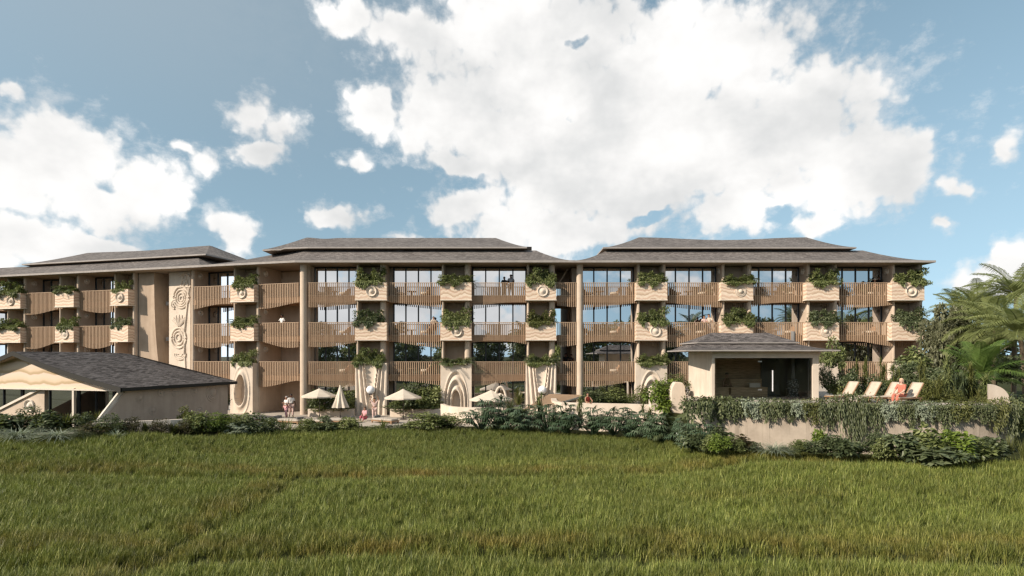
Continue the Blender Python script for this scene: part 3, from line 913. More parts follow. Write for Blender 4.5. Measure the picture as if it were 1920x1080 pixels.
nk = MB(); nk.box(-33.5, -12.8, 2.6, 9, 14.02, 14.5); nk.build('roof_neck', M['dark'], lo)
uw0 = [(-34.0, 1.6), (-11.4, 1.6), (-11.4, 12), (-34.0, 12)]
uw1 = [(-31.7, 6.6), (-15.6, 6.6), (-15.6, 7.0), (-31.7, 7.0)]
roof_tier('upper_roof', uw0, uw1, 14.26, 16.15, 1.15, 0.12, parent=lo, sag=0.12)

# ------------------------------------------------------------------ cottage
CR = math.radians(-15)
cx0, cy0 = -23.2 - 7.7 * .9659, 34 + 7.7 * .2588
cot = empty('cottage', (cx0, cy0, 0), CR, 'low cottage with banded gable and large grey shingle roof', 'building')
HW, EV, RG, BK = 8.05, 3.05, 5.16, 8.2
# roof: two slopes with a hipped back end
def cot_roof():
    b = MB()
    ov = 0.40
    yf, yb, yr = -0.65, BK + .5, BK - 0.9
    nx, ny = 10, 16
    for sg in (1, -1):
        vs, uvs = [], []
        for j in range(ny + 1):
            tt = j / ny
            for i in range(nx + 1):
                u = i / nx                      # 0 ridge, 1 eave
                x = sg * (HW + ov) * u
                ye = yf + (yb - yf) * tt; yrg = yf + (yr - yf) * tt
                y = yrg + (ye - yrg) * u
                z = RG - (RG - EV + .02) * (u ** 0.93) - 0.35 * (tt ** 6) * (1 - u) * 0.3
                z += 0.07 * math.sin(u * math.pi) * -1
                vs.append((x, y, z)); uvs.append((y, u * (HW + ov)))
        fs = [(j*(nx+1)+i, j*(nx+1)+i+1, (j+1)*(nx+1)+i+1, (j+1)*(nx+1)+i) for j in range(ny) for i in range(nx)]
        b.add(vs, fs, .5, uvs)
    # hip end
    vs = [(0, yr, RG - .105), (HW + ov, yb, EV - .02), (-HW - ov, yb, EV - .02)]
    b.add(vs, [(0, 1, 2)], .5, [(0, 3), (-8, 0), (8, 0)])
    o = b.build('roof', M['shingle_big'], cot)
    e = MB()
    for sg in (1, -1):
        pr = []
        for i in range(11):
            u = i / 10; pr.append(((HW + ov) * u * sg, RG - (RG - EV + .02) * u ** .93 - .07 * math.sin(u * math.pi)))
        for (xa, za), (xb2, zb) in zip(pr, pr[1:]):
            e.add([(xa, yf - .02, za + .02), (xb2, yf - .02, zb + .02), (xb2, yf - .02, zb - .26), (xa, yf - .02, za - .26),
                   (xa, yf + .06, za + .02), (xb2, yf + .06, zb + .02), (xb2, yf + .06, zb - .26), (xa, yf + .06, za - .26)],
                  [(0, 1, 2, 3), (4, 7, 6, 5), (0, 4, 5, 1), (3, 2, 6, 7)])
        xe = sg * (HW + ov)
        e.box(min(xe, xe - sg * .06), max(xe, xe - sg * .06) + .003, yf + .07, yb, EV - .22, EV - .03)
    e.build('fascia', pmat('barge_board', (0.032, 0.030, 0.026), 0.85), o)
    sf = MB()
    for sg in (1, -1):
        sf.add([(0, yf + .07, RG - .27), (sg * (HW + ov - .05), yf + .07, EV - .23), (sg * (HW + ov - .05), yb - .05, EV - .23), (0, yr - .05, RG - .27)], [(0, 1, 2, 3)])
    sf.build('soffit', M['soffit'], o)
cot_roof()
gz = lambda x: RG - (RG - EV) * (abs(x) / (HW + .40)) ** .93 - .20
m = MB()
xs_ = [-HW + 2 * HW * i / 24 for i in range(25)]
m.add([(x, 0, 2.80) for x in xs_] + [(x, 0, max(gz(x), 2.81)) for x in xs_] + [(x, .2, 2.80) for x in xs_] + [(x, .2, max(gz(x), 2.81)) for x in xs_],
      [(i, i+1, 26+i, 25+i) for i in range(24)] + [(50+i, 75+i, 76+i, 51+i) for i in range(24)] + [(i, 50+i, 51+i, i+1) for i in range(24)])
m.build('gable', M['strata_wide'], cot)
gb = 0.2
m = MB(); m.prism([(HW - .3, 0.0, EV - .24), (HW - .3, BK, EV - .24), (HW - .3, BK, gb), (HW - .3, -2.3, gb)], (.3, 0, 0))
side = m.build('side_wall', M['plaster_shaded'], cot)
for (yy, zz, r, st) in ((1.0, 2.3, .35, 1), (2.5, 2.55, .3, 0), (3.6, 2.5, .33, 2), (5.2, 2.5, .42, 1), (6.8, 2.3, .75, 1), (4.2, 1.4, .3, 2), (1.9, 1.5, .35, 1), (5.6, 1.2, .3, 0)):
    k = MB(); medallion_bm(k, (HW, yy, zz), r * .9, 'x', 0.35, st); k.build('medallion', M['plaster_shaded'], side, smooth=True)
m = MB(); m.bar((HW - .15, -.05, EV - .22), (HW - .15, -2.38, gb), .34, .12, up=(1, 0, 0)); m.bar((HW - .15, -.06, 2.84), (-HW, -.06, 2.84), .1, .09)
m.build('trim', M['trim'], cot)
m = MB(); m.box(4.05, 4.2, -.10, .05, gb, 2.93); m.build('porch_post', M['trim'], cot)
m = MB(); m.prism([(-6.5, 0.25, gb), (1.35, 0.25, gb), (1.35, .25, 2.9), (.9, .25, 2.9), (-3.9, .25, .95), (-6.5, .25, .1 + gb)], (0, .25, 0))
pw = m.build('porch_wall', M['plaster'], cot)
m = MB(); m.bar((1.3, .2, 2.92), (-4.2, .2, .75), .14, .14); m.build('trim', M['trim'], pw)
k = MB(); medallion_bm(k, (.15, .25, 1.75), .42, 'y', -1, 0); k.build('medallion', M['trim'], pw, smooth=True)
for x0, x1 in ((-7, -3.6), (-3.6, 1.4), (1.4, 4.4), (4.4, 7.38)):
    window(x0 + .003, x1 - .003, 2.4, gb, 2.9, 2, cot)
m = MB(); m.box(-HW, HW - .31, 2.6, BK, gb, 2.92); m.build('wall', M['plaster'], cot)
m = MB(); m.box(-HW, HW - .31, .3, 2.35, 2.75, 2.92); m.build('porch_ceiling', M['rattan'], cot)

# ------------------------------------------------------------------ upper deck, retaining wall, sauna pavilion
DK = 2.58
edge = [(X(1300, 35.5), 35.5), (X(1290, 31.8), 31.8), (X(1302, 29.6), 29.6), (X(1420, 28.3), 28.3), (X(1540, 27.6), 27.6), (X(1660, 26.9), 26.9), (X(1780, 26.4), 26.4), (X(1868, 26.4), 26.4), (X(1896, 27.0), 27.0), (X(1902, 29), 29.0), (X(1900, 36), 36)]
def smooth_poly(p, it=2):
    for _ in range(it):
        q = [p[0]]
        for a, b in zip(p, p[1:]):
            q += [(a[0]*.75+b[0]*.25, a[1]*.75+b[1]*.25), (a[0]*.25+b[0]*.75, a[1]*.25+b[1]*.75)]
        p = q + [p[-1]]
    return p
edge_s = smooth_poly(edge)
def wall_strip(name, path, z0, z1, th, mat, parent=None):
    """z1 may be a number or one per point"""
    m = MB(); n = len(path)
    zt = z1 if isinstance(z1, list) else [z1] * n
    L, R_ = [], []
    for i in range(n):
        a, b = path[max(i-1, 0)], path[min(i+1, n-1)]
        dx, dy = b[0]-a[0], b[1]-a[1]; l = math.hypot(dx, dy) or 1
        nx, ny = -dy/l, dx/l
        L.append(path[i]); R_.append((path[i][0]+nx*th, path[i][1]+ny*th))
    vs = [(p[0], p[1], z0) for p in L] + [(p[0], p[1], z) for p, z in zip(L, zt)] + [(p[0], p[1], z0) for p in R_] + [(p[0], p[1], z) for p, z in zip(R_, zt)]
    fs = []
    for i in range(n - 1):
        fs += [(i, i+1, n+i+1, n+i), (2*n+i, 3*n+i, 3*n+i+1, 2*n+i+1), (n+i, n+i+1, 3*n+i+1, 3*n+i)]
    fs += [(0, n, 3*n, 2*n), (n-1, 3*n-1, 4*n-1, 2*n-1)]
    m.add(vs, fs)
    return m.build(name, mat, parent, smooth=False)
rw = wall_strip('retaining_wall', edge_s, -0.8, DK - .06, 0.35, M['shade_streaked'])
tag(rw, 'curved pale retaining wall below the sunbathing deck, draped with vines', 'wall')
inner = [(x - (.0), y + .36) for x, y in edge_s]
o = slab_poly('deck', inner + [(X(1900, 36), 46.0), (inner[0][0], 46.0)], DK - .25, DK, M['paving']); tag(o, kind='structure')

PVY = 30.0
p0, p1 = X(1335, PVY), X(1535, PVY)
pav = empty('sauna_pavilion', ((p0 + p1) / 2, PVY, DK), 0, 'small glass-fronted sauna pavilion with tiered hip roof on the deck', 'building')
hw = (p1 - p0) / 2; PH = 2.60
m = MB(); m.box(-hw, -hw + .14, 0.0, 4.0, 0.003, PH); m.box(hw - .30, hw, 0.0, 4.0, 0.003, PH); m.box(-hw + .141, hw - .301, 3.8, 4.0, 0.003, PH)
m.build('wall', M['plaster_pale'], pav)
m = MB(); m.box(-hw + .141, hw - .301, 0.0, .25, PH - .40, PH - .003); m.build('lintel', M['plaster_pale'], pav)
m = MB(); m.box(-hw + .251, hw - .321, .25, 3.79, PH - .08, PH - .004); m.build('ceiling', M['sauna_wood'], pav)
m = MB(); m.box(-hw + .252, hw - .322, 3.70, 3.79, 0.01, PH - .09); m.box(-hw + .252, -hw + .31, .3, 3.69, 0.01, PH - .09); m.build('lining', M['sauna_wood'], pav)
m = MB(); m.box(hw - 1.45, hw - .33, 3.55, 3.69, 0.01, PH - .1); m.box(hw - .40, hw - .33, .32, 3.54, .01, PH - .1); m.build('stove_backing', pmat('dark_tile', (.15, .14, .135), .7), pav)
m = MB()
for (ya, yb_, z) in ((2.9, 3.68, .95), (2.15, 2.88, .5)):
    for q in range(6):
        w_ = (yb_ - ya) / 6
        m.box(-hw + .32, hw - 1.7, ya + q*w_ + .012, ya + (q+1)*w_ - .012, z, z + .05, .3 + .08*q)
    m.box(-hw + .32, hw - 1.7, ya + .05, ya + .1, 0.012, z - .002)
m.build('bench', M['sauna_wood'], pav)
gx = [-hw + .26, -hw + 1.45, -hw + 2.55, -hw + 3.35, hw - .33]
for a, b in zip(gx, gx[1:]):
    m = MB(); m.box(a + .008, b - .008, .10, .115, .03, PH - .41); m.build('glass_panel', M['clear'], pav)
m = MB(); m.box(-hw + 3.18, -hw + 3.22, .04, .08, .45, 1.55); m.build('door_handle', M['white'], pav)
m = MB()
for z in (.50, 1.98):
    m.box(-hw + 2.45, -hw + 2.65, .085, .135, z, z + .07)
m.build('hinge', M['steel'], pav)
er0 = [(-hw - 2.15, -.75), (hw + .95, -.75), (hw + .95, 5.0), (-hw - 1.4, 5.0)]
er1 = [(-hw - .35, 1.0), (hw - .9, 1.0), (hw - .9, 3.6), (-hw - .35, 3.6)]
er0 = [(-hw - 1.55, -.6), (hw + .8, -.6), (hw + .8, 5.0), (-hw - 1.0, 5.0)]
lo = roof_tier('roof', er0, er1, PH + .02, PH + .42, 1.6, .07, M['shingle_big'], parent=pav, n=8)
ur0 = [(-hw - .55, .7), (hw - .65, .7), (hw - .65, 3.9), (-hw - .55, 3.9)]
ur1 = [(-hw + .75, 2.0), (hw - 1.75, 2.0), (hw - 1.75, 2.5), (-hw + .75, 2.5)]
roof_tier('upper_roof', ur0, ur1, PH + .44, PH + 1.0, 1.1, .06, M['shingle_big'], parent=lo, n=8, sag=.03)
m = MB(); m.lathe([(.10, 1.0), (.10, 3.66)], 14, (X(1487, 31.6) - (p0 + p1) / 2, 1.6, 0))
m.build('chimney', M['cushion_grey'], pav, smooth=True)
st = empty('sauna_stove', (X(1487, 31.6), 31.6, DK), 0, 'round stone-filled sauna stove behind the pavilion glass', 'stove')
m = MB(); m.lathe([(.30, .0), (.34, .1), (.36, .5), (.33, .95), (.22, 1.02), (0, 1.04)], 18); m.build('stone_basket', M['pebble'], st, smooth=True)
m = MB(); m.lathe([(.37, .0), (.37, .05)], 18, (0, 0, 0.002)); m.build('base', M['frame'], st)
# ------------------------------------------------------------------ plant meshes (unit size, shared by the copies)
class Leaves:
    def __init__(self, seed):
        self.r = np.random.default_rng(seed)
        self.V = []; self.Fc = []; self.T = []; self.n = 0
    def leaf(self, p, d, up, L, w, tint, fold=0.25, droop=0.25):
        """one pointed leaf: four triangles, folded along the midrib and bent down towards the tip"""
        d = d / (np.linalg.norm(d) + 1e-9)
        s = np.cross(d, up); s /= (np.linalg.norm(s) + 1e-9)
        u = np.cross(s, d)
        m = p + d * L * 0.45 + u * 0.02 * L
        tip = p + d * L - np.array([0, 0, droop * L])
        a = m + s * w * .5 - u * fold * w * .5
        b = m - s * w * .5 - u * fold * w * .5
        self.V += [p, a, tip, b, m]
        k = self.n
        self.Fc += [(k, k+1, k+4), (k+1, k+2, k+4), (k+2, k+3, k+4), (k+3, k, k+4)]
        self.T += [tint] * 5
        self.n += 5
    def blade(self, pts, w, tint, side=None):
        """long strap leaf along points, tapering to a tip"""
        pts = [np.asarray(p, float) for p in pts]
        k = self.n; m = len(pts)
        d0 = pts[-1] - pts[0]
        if side is None:
            side = np.cross(d0, [0, 0, 1.0])
            if np.linalg.norm(side) < 1e-3: side = np.array([1.0, 0, 0])
        side = side / np.linalg.norm(side)
        for i, p in enumerate(pts[:-1]):
            ww = w * (1 - (i / (m - 1)) ** 2) * (0.6 if i == 0 else 1)
            self.V += [p + side * ww / 2, p - side * ww / 2]
        self.V.append(pts[-1])
        for i in range(m - 2):
            self.Fc.append((k+2*i, k+2*i+1, k+2*i+3, k+2*i+2))
        self.Fc.append((k+2*(m-2), k+2*(m-2)+1, k+2*(m-1)))
        self.T += [tint] * (2 * (m - 1) + 1)
        self.n += 2 * (m - 1) + 1
    def stick(self, a, b, r0, r1, tint=0.2):
        a = np.asarray(a, float); b = np.asarray(b, float); d = b - a
        s = np.cross(d, [0.3, 0.2, 1.0]); s /= np.linalg.norm(s) + 1e-9
        u = np.cross(d, s); u /= np.linalg.norm(u) + 1e-9
        k = self.n
        for p, r in ((a, r0), (b, r1)):
            for q in range(4):
                an = q * math.pi / 2
                self.V.append(p + (s * math.cos(an) + u * math.sin(an)) * r)
        for q in range(4):
            self.Fc.append((k+q, k+(q+1) % 4, k+4+(q+1) % 4, k+4+q))
        self.T += [tint] * 8; self.n += 8
    def mesh(self, name, mat):
        me = bpy.data.meshes.new(name)
        me.from_pydata([tuple(v) for v in self.V], [], self.Fc)
        at = me.attributes.new('tint', 'FLOAT', 'POINT')
        at.data.foreach_set('value', np.clip(np.array(self.T, dtype=np.float32), 0, 1))
        me.materials.append(mat)
        return me

def g_bush(seed, n=900, clumps=16, L=0.13, w=0.07, hang=0.0, shape=(0.5, 0.5, 1.0), droop=.25, low=0.0):
    """leafy shrub in a 1 x 1 x 1 box standing on z = 0; leaves gathered in clumps with gaps"""
    g = Leaves(seed); r = g.r
    cs = []
    for i in range(clumps):
        a = r.uniform(0, 2 * math.pi); rad = math.sqrt(r.uniform(0, 1)) * .40
        z = r.uniform(0.16, .86) * (1 - 0.55 * (rad / .42) ** 2)
        cs.append((np.array([math.cos(a) * rad, math.sin(a) * rad, z]), r.uniform(.10, .2), r.uniform(-.18, .18)))
        g.stick((r.uniform(-.05, .05), r.uniform(-.05, .05), 0), cs[-1][0], .012, .005, .1)
    for i in range(n):
        c, cr, ct = cs[r.integers(len(cs))]
        dv = r.normal(size=3); dv /= np.linalg.norm(dv)
        rr = cr * r.uniform(.35, 1.0)
        p = c + dv * rr * np.array([1, 1, .8])
        if p[2] < low: p[2] = abs(p[2]) * .4 + low
        d = dv + np.array([0, 0, r.uniform(-.2, .5)]) + r.normal(size=3) * .35
        g.leaf(p, d, r.normal(size=3) * .4 + np.array([0, 0, 1.0]), L * r.uniform(.6, 1.25), w * r.uniform(.7, 1.2), .45 + ct + r.normal() * .16, droop=droop)
    return g
def g_spill(seed, n=2300, hangers=11):
    """planting for a balcony box: unit width, mounded, with some trails hanging over the front (-y)"""
    g = Leaves(seed); r = g.r
    ks = [(-.41 + .82 * (i % 13) / 12 + r.normal() * .025, r.uniform(-.16, .12), (.08 if i < 13 else r.uniform(.16, .40)) * (1 - .4 * (i % 5 == 2)), r.uniform(.065, .115), r.uniform(-.22, .22)) for i in range(26)]
    for i in range(n):
        x, y, z, cr, ct = ks[r.integers(len(ks))]
        dv = r.normal(size=3); dv /= np.linalg.norm(dv)
        p = np.array([x, y, z]) + dv * cr * r.uniform(.3, 1.05)
        if p[2] < .0 and abs(p[1]) < .2: p[2] = .03
        g.leaf(p, dv + np.array([0, -.15, .3]) + r.normal(size=3) * .45, np.array([0, 0, 1.]) + r.normal(size=3) * .5, r.uniform(.045, .10), r.uniform(.026, .046), .45 + ct + r.normal() * .2)
    for h in range(hangers):
        x = r.uniform(-.47, .47); y = -.20 - r.uniform(0, .04); ln = r.uniform(.04, .16) * (1.5 if h % 4 == 0 else 1); ct = r.uniform(-.2, .2); wd = r.uniform(.03, .07)
        for i in range(int(90 * ln / .2)):
            z = .08 - ln * r.uniform(0, 1)
            p = np.array([x + r.normal() * wd * (1.1 - .8 * (.08 - z) / ln), y + r.normal() * .02, z])
            g.leaf(p, np.array([r.normal() * .7, -.5, -.35]) + r.normal(size=3) * .35, np.array([0, -.5, .8]) + r.normal(size=3) * .35, r.uniform(.045, .085), r.uniform(.026, .045), .42 + ct + r.normal() * .18)
    return g
def arc(p, az_, el_, L, bend, n=6):
    pts = [np.array(p, float)]; e = el_
    for i in range(n):
        d = np.array([math.cos(az_) * math.cos(e), math.sin(az_) * math.cos(e), math.sin(e)])
        pts.append(pts[-1] + d * L / n); e -= bend / n
    return pts
def frond(g, p, az_, el_, L, bend, nl=22, ll=.25, lw=.03, tint=.5, hang=.35, n=8):
    """pinnate frond: bent rib with paired leaflets"""
    r = g.r
    pts = arc(p, az_, el_, L, bend, n)
    for a, b in zip(pts, pts[1:]): g.stick(a, b, .010 * L, .007 * L, .55)
    for i in range(nl):
        f = .12 + .88 * (i + .5) / nl
        k = f * n; j = min(int(k), n - 1); q = pts[j] + (pts[j+1] - pts[j]) * (k - j)
        d = pts[j+1] - pts[j]; d /= np.linalg.norm(d)
        s = np.cross(d, [0, 0, 1.0]); s /= np.linalg.norm(s) + 1e-9
        u = np.cross(s, d)
        l = ll * (math.sin(math.pi * min(1, f * .9 + .08)) ** .6) * r.uniform(.85, 1.1)
        for sg in (1, -1):
            dd = s * sg * .9 + d * .55 + u * .22
            dd /= np.linalg.norm(dd)
            p1 = q + dd * l * .55; p2 = q + dd * l - np.array([0, 0, hang * l])
            g.blade([q, p1, p2], lw, tint + r.normal() * .10, side=np.cross(dd, u) + .0)
def g_fern(seed, n=26, L=.5):
    g = Leaves(seed); r = g.r
    for i in range(n):
        a = r.uniform(0, 6.283); e = r.uniform(.35, 1.35)
        frond(g, (r.normal() * .05, r.normal() * .05, 0), a, e, L * r.uniform(.7, 1.15), r.uniform(1.2, 2.1), 14, .12, .022, .48 + r.normal() * .12, .3, 6)
    return g
def g_palmcrown(seed, n=24, L=1.0, up=.2):
    g = Leaves(seed); r = g.r
    for i in range(n):
        a = i * 2.399 + r.uniform(-.2, .2); e = -.25 + 1.5 * ((i + .5) / n) + r.uniform(-.1, .1) + up
        frond(g, (0, 0, 0), a, min(e, 1.45), L * r.uniform(.85, 1.1), r.uniform(1.0, 1.5) * (1.05 if e < 1 else .8), 34, .30, .020, .42 + .12 * (i / n) + r.normal() * .08, .42, 9)
    return g
def g_dracaena(seed, heads=7, lpr=46):
    """stems carrying dense whorls of strap leaves, 1 high"""
    g = Leaves(seed); r = g.r
    for h in range(heads):
        z = .25 + .62 * h / max(1, heads - 1) * r.uniform(.9, 1.05); x, y = r.normal(size=2) * .10 * (1.2 - .6 * z)
        g.stick((x * .4, y * .4, 0), (x, y, z), .025, .018, .15)
        ct = r.uniform(-.15, .15)
        for i in range(lpr):
            a = r.uniform(0, 6.283); e = r.uniform(-.5, 1.5)
            pts = arc((x, y, z + r.uniform(-.07, .06)), a, e, r.uniform(.18, .30), r.uniform(.3, 1.2), 3)
            g.blade(pts, .030, .47 + ct + .12 * e - .1 + r.normal() * .12)
    return g
def g_spiky(seed, n=90, L=.62, w=.045, bend=(.2, 1.0), emin=.1):
    """rosette of stiff or arching strap leaves from the ground"""
    g = Leaves(seed); r = g.r
    for i in range(n):
        a = r.uniform(0, 6.283); e = r.uniform(emin, 1.5)
        g.blade(arc((r.normal() * .03, r.normal() * .03, .02), a, e, L * r.uniform(.7, 1.1), r.uniform(*bend), 5), w, .45 + r.normal() * .17)
    return g
def g_palmate(seed, n=46):
    """big fingered leaves on stalks, leaves tilted outwards and drooping"""
    g = Leaves(seed); r = g.r
    for i in range(n):
        a = r.uniform(0, 6.283); rad = math.sqrt(r.uniform(0, 1)) * .40
        z = (.28 + .62 * r.uniform(0, 1)) * (1 - .5 * (rad / .42) ** 2)
        c = np.array([math.cos(a) * rad, math.sin(a) * rad, z])
        g.stick((c[0] * .2, c[1] * .2, 0), c, .010, .007, .35)
        out = np.array([math.cos(a), math.sin(a), 0]) * (.7 + rad) + r.normal(size=3) * .25
        out /= np.linalg.norm(out)
        s = np.cross(out, [0, 0, 1.0]); s /= np.linalg.norm(s) + 1e-9
        L = r.uniform(.15, .25); tn = .45 + r.normal() * .17
        nf = 9
        for k in range(nf):
            th = (k - (nf - 1) / 2) * .40
            dd = out * math.cos(th) + s * math.sin(th) + np.array([0, 0, .25 - .20 * abs(th)])
            l = L * (1 - .055 * abs(k - 4))
            p1 = c + dd * l * .5; p2 = c + dd * l - np.array([0, 0, l * (.45 + .1 * abs(th))])
            g.blade([c, p1, p2], .046, tn + r.normal() * .06, side=np.cross(dd, [0, 0, 1.0]))
    return g
def g_vine(seed, strands=14, leaves=50, L=.10, spread=.5):
    """hanging curtain: unit width, hangs from z=0 (top mound to z=.15) down to about z=-1"""
    g = Leaves(seed); r = g.r
    for s_ in range(strands):
        x = (s_ + r.uniform(.1, .9)) / strands - .5
        ln = r.uniform(.3, 1.0) * (1 - .5 * abs(x)); ct = r.uniform(-.15, .15)
        for i in range(int(leaves * (.35 + ln))):
            f = r.uniform(0, 1)
            p = np.array([x + r.normal() * .03 + .03 * math.sin(f * 7 + s_), -.10 - .05 * (1 - f) + r.normal() * .03, .06 - f * ln])
            g.leaf(p, np.array([r.normal() * .5, -.45, -.75]) + r.normal(size=3) * .25, np.array([0, -.8, .5]) + r.normal(size=3) * .3, L * r.uniform(.7, 1.2), L * .42, .45 + ct + r.normal() * .17)
    for i in range(420):
        p = np.array([r.uniform(-.54, .54), r.uniform(-.17, .14), r.uniform(-.22, .16)])
        g.leaf(p, r.normal(size=3) + np.array([0, -.3, .6]), np.array([0, 0, 1.]) + r.normal(size=3) * .4, L * r.uniform(.7, 1.2), L * .45, .5 + r.normal() * .17)
    return g
def g_grassfan(seed, n=240):
    g = Leaves(seed); r = g.r
    for i in range(n):
        a = r.uniform(0, 6.283); e = r.uniform(.6, 1.5)
        g.blade(arc((r.normal() * .05, r.normal() * .05, 0), a, e, r.uniform(.6, 1.0), r.uniform(1.3, 2.6), 6), .014, .5 + r.normal() * .18)
    return g
def g_crown(seed, n=5200, clumps=60, L=.075, w=.042):
    """broad tree crown: clumps of leaves through an uneven volume about 1 wide, 1 high"""
    g = Leaves(seed); r = g.r
    cs = []
    for i in range(clumps):
        dv = r.normal(size=3); dv /= np.linalg.norm(dv)
        c = np.array([0, 0, .55]) + dv * np.array([.42, .42, .40]) * (r.uniform(.25, 1) ** .5)
        cs.append((c, r.uniform(.06, .14), r.uniform(-.2, .2)))
    for i in range(n):
        c, cr, ct = cs[r.integers(clumps)]
        dv = r.normal(size=3); dv /= np.linalg.norm(dv)
        g.leaf(c + dv * cr * r.uniform(.4, 1) * np.array([1, 1, .75]), dv + r.normal(size=3) * .5 + np.array([0, 0, .2]), np.array([0, 0, 1.]) + r.normal(size=3) * .5, L * r.uniform(.5, 1.1), w * r.uniform(.6, 1.1), .45 + ct + r.normal() * .15)
    return g, cs

MESH = {}
def plantmesh(kind, k, mat):
    key = (kind, k, mat)
    if key not in MESH:
        s = hash(kind) % 1000 if False else sum(map(ord, kind)) * 7 + k * 131
        g = {'bush': lambda: g_bush(s, 1500, 26, .11, .06), 'fine': lambda: g_bush(s, 1900, 24, .075, .034), 'broad': lambda: g_bush(s, 620, 18, .19, .115, droop=.35),
             'spill': lambda: g_spill(s), 'fern': lambda: g_fern(s), 'dracaena': lambda: g_dracaena(s), 'tuft': lambda: g_spiky(s, 170, .58, .05, (.3, 1.3), .0),
             'spiky': lambda: g_spiky(s), 'palmate': lambda: g_palmate(s), 'vine': lambda: g_vine(s), 'bigvine': lambda: g_vine(s, 13, 40, .14),
             'fan': lambda: g_grassfan(s), 'areca': lambda: g_palmcrown(s, 13, .62, .35), 'reed': lambda: g_spiky(s, 90, 1.0, .018, (.1, .8), .9)}[kind]()
        MESH[key] = g.mesh(kind, M[mat])
    return MESH[key]
def plant(kind, k, mat, name, loc, sx, sy, sz, rot, label, cat, group=None):
    o = link(name, plantmesh(kind, k, mat))
    o.location = loc; o.scale = (sx, sy, sz); o.rotation_euler = (0, 0, rot)
    return tag(o, label, cat, group)
R = random.Random(5)
def at_px(kind, mat, name, px, pyb, w, h, Y, label, cat, group=None, k=None, wide=1.15, rot=None):
    """plant whose foot is seen at (px, pyb) at depth Y, w x h photo pixels in size"""
    b = P(px, pyb, Y); sc = Y / F
    return plant(kind, R.randrange(3) if k is None else k, mat, name, b, w * sc * wide, w * sc * wide, h * sc * 1.08, R.uniform(0, 6.28) if rot is None else rot, label, cat, group)

# --- planting in the balcony boxes
FLN = {3: 'top-floor', 2: 'third-floor', 1: 'second-floor'}
KEYN = {'c1': 'next to the tall round column', 'c2': 'in the middle of the middle block', 'c3': 'beside the open stair slot',
        'r1': 'first past the open stair slot', 'r2': 'above the pavilion ridge', 'r3': 'behind the pavilion chimney', 'r4': 'at the palm end',
        'w1': 'at the frame edge of the wing', 'w2': 'mid-wing above the cottage ridge', 'w3': 'beside the stair tower', 'w4': 'between stair tower and tall column'}
STY = {(3,'c1'):('spill','leaf'),(2,'c1'):('spill','leaf_dark'),(1,'c1'):('spill','leaf'),(3,'c2'):('mixed','leaf'),(2,'c2'):('spill','leaf'),(1,'c2'):('fern','leaf_dark'),
       (3,'c3'):('spill','leaf'),(2,'c3'):('spill','leaf_olive'),(1,'c3'):('mixed','leaf_dark'),(3,'r1'):('spill','leaf'),(2,'r1'):('spill','leaf'),(1,'r1'):('mixed','leaf'),
       (3,'r2'):('mixed','leaf'),(2,'r2'):('spill','leaf'),(3,'r3'):('spill','leaf'),(2,'r3'):('spill','leaf_dark'),(3,'r4'):('spill','leaf'),(2,'r4'):('spill','leaf_dark'),
       (3,'w1'):('spill','leaf'),(2,'w1'):('mixed','leaf_dark'),(3,'w2'):('mixed','leaf_dark'),(2,'w2'):('spill','leaf'),(3,'w3'):('spill','leaf'),(2,'w3'):('spill','leaf_dark'),
       (3,'w4'):('spill','leaf'),(2,'w4'):('mixed','leaf_dark'),(1,'w4'):('spill','leaf')}
for i, (pt, wd, rz, f, key) in enumerate(PLANTERS):
    if (f, key) not in STY: continue
    sty, mat = STY[(f, key)]
    look = {'leaf': 'bushy mid-green leaves', 'leaf_dark': 'dense dark green leaves', 'leaf_olive': 'olive green leaves'}[mat]
    if sty == 'fern': look = 'arching dark ferns'
    if sty == 'mixed': look = 'ferns above trailing leaves'
    lab = f'{look} filling the {FLN[f]} planter {KEYN[key]}'
    hz_ = wd * R.uniform(.88, 1.12)
    if sty == 'fern':
        root = empty('planter_shrub', pt, rz, lab, 'planter plant', 'plants in the balcony planters')
        for dx in (-.36, 0, .36):
            o = link('fern', plantmesh('fern', R.randrange(3), mat), root, (dx * wd, -.05, 0)); o.scale = (2.0, 1.9, 2.1); o.rotation_euler = (0, 0, R.uniform(0, 6))
        o = link('foliage', plantmesh('spill', R.randrange(3), 'leaf'), root); o.scale = (wd * .95, wd * .9, wd * .45)
    elif sty == 'mixed':
        root = empty('planter_shrub', pt, rz, lab, 'planter plant', 'plants in the balcony planters')
        o = link('foliage', plantmesh('spill', R.randrange(4), 'leaf'), root); o.scale = (wd * 1.02, wd * .95, hz_ * .72)
        for dx in R.sample([-.34, -.1, .15, .36], 2):
            o = link('fern', plantmesh('fern', R.randrange(3), mat), root, (dx * wd, -.03, .15)); o.scale = (1.8, 1.7, 1.9); o.rotation_euler = (0, 0, R.uniform(0, 6))
    else:
        plant('spill', i % 5, mat, 'planter_shrub', pt, wd * .97, wd * .9, hz_ * 1.08, rz, lab, 'planter plant', 'plants in the balcony planters')

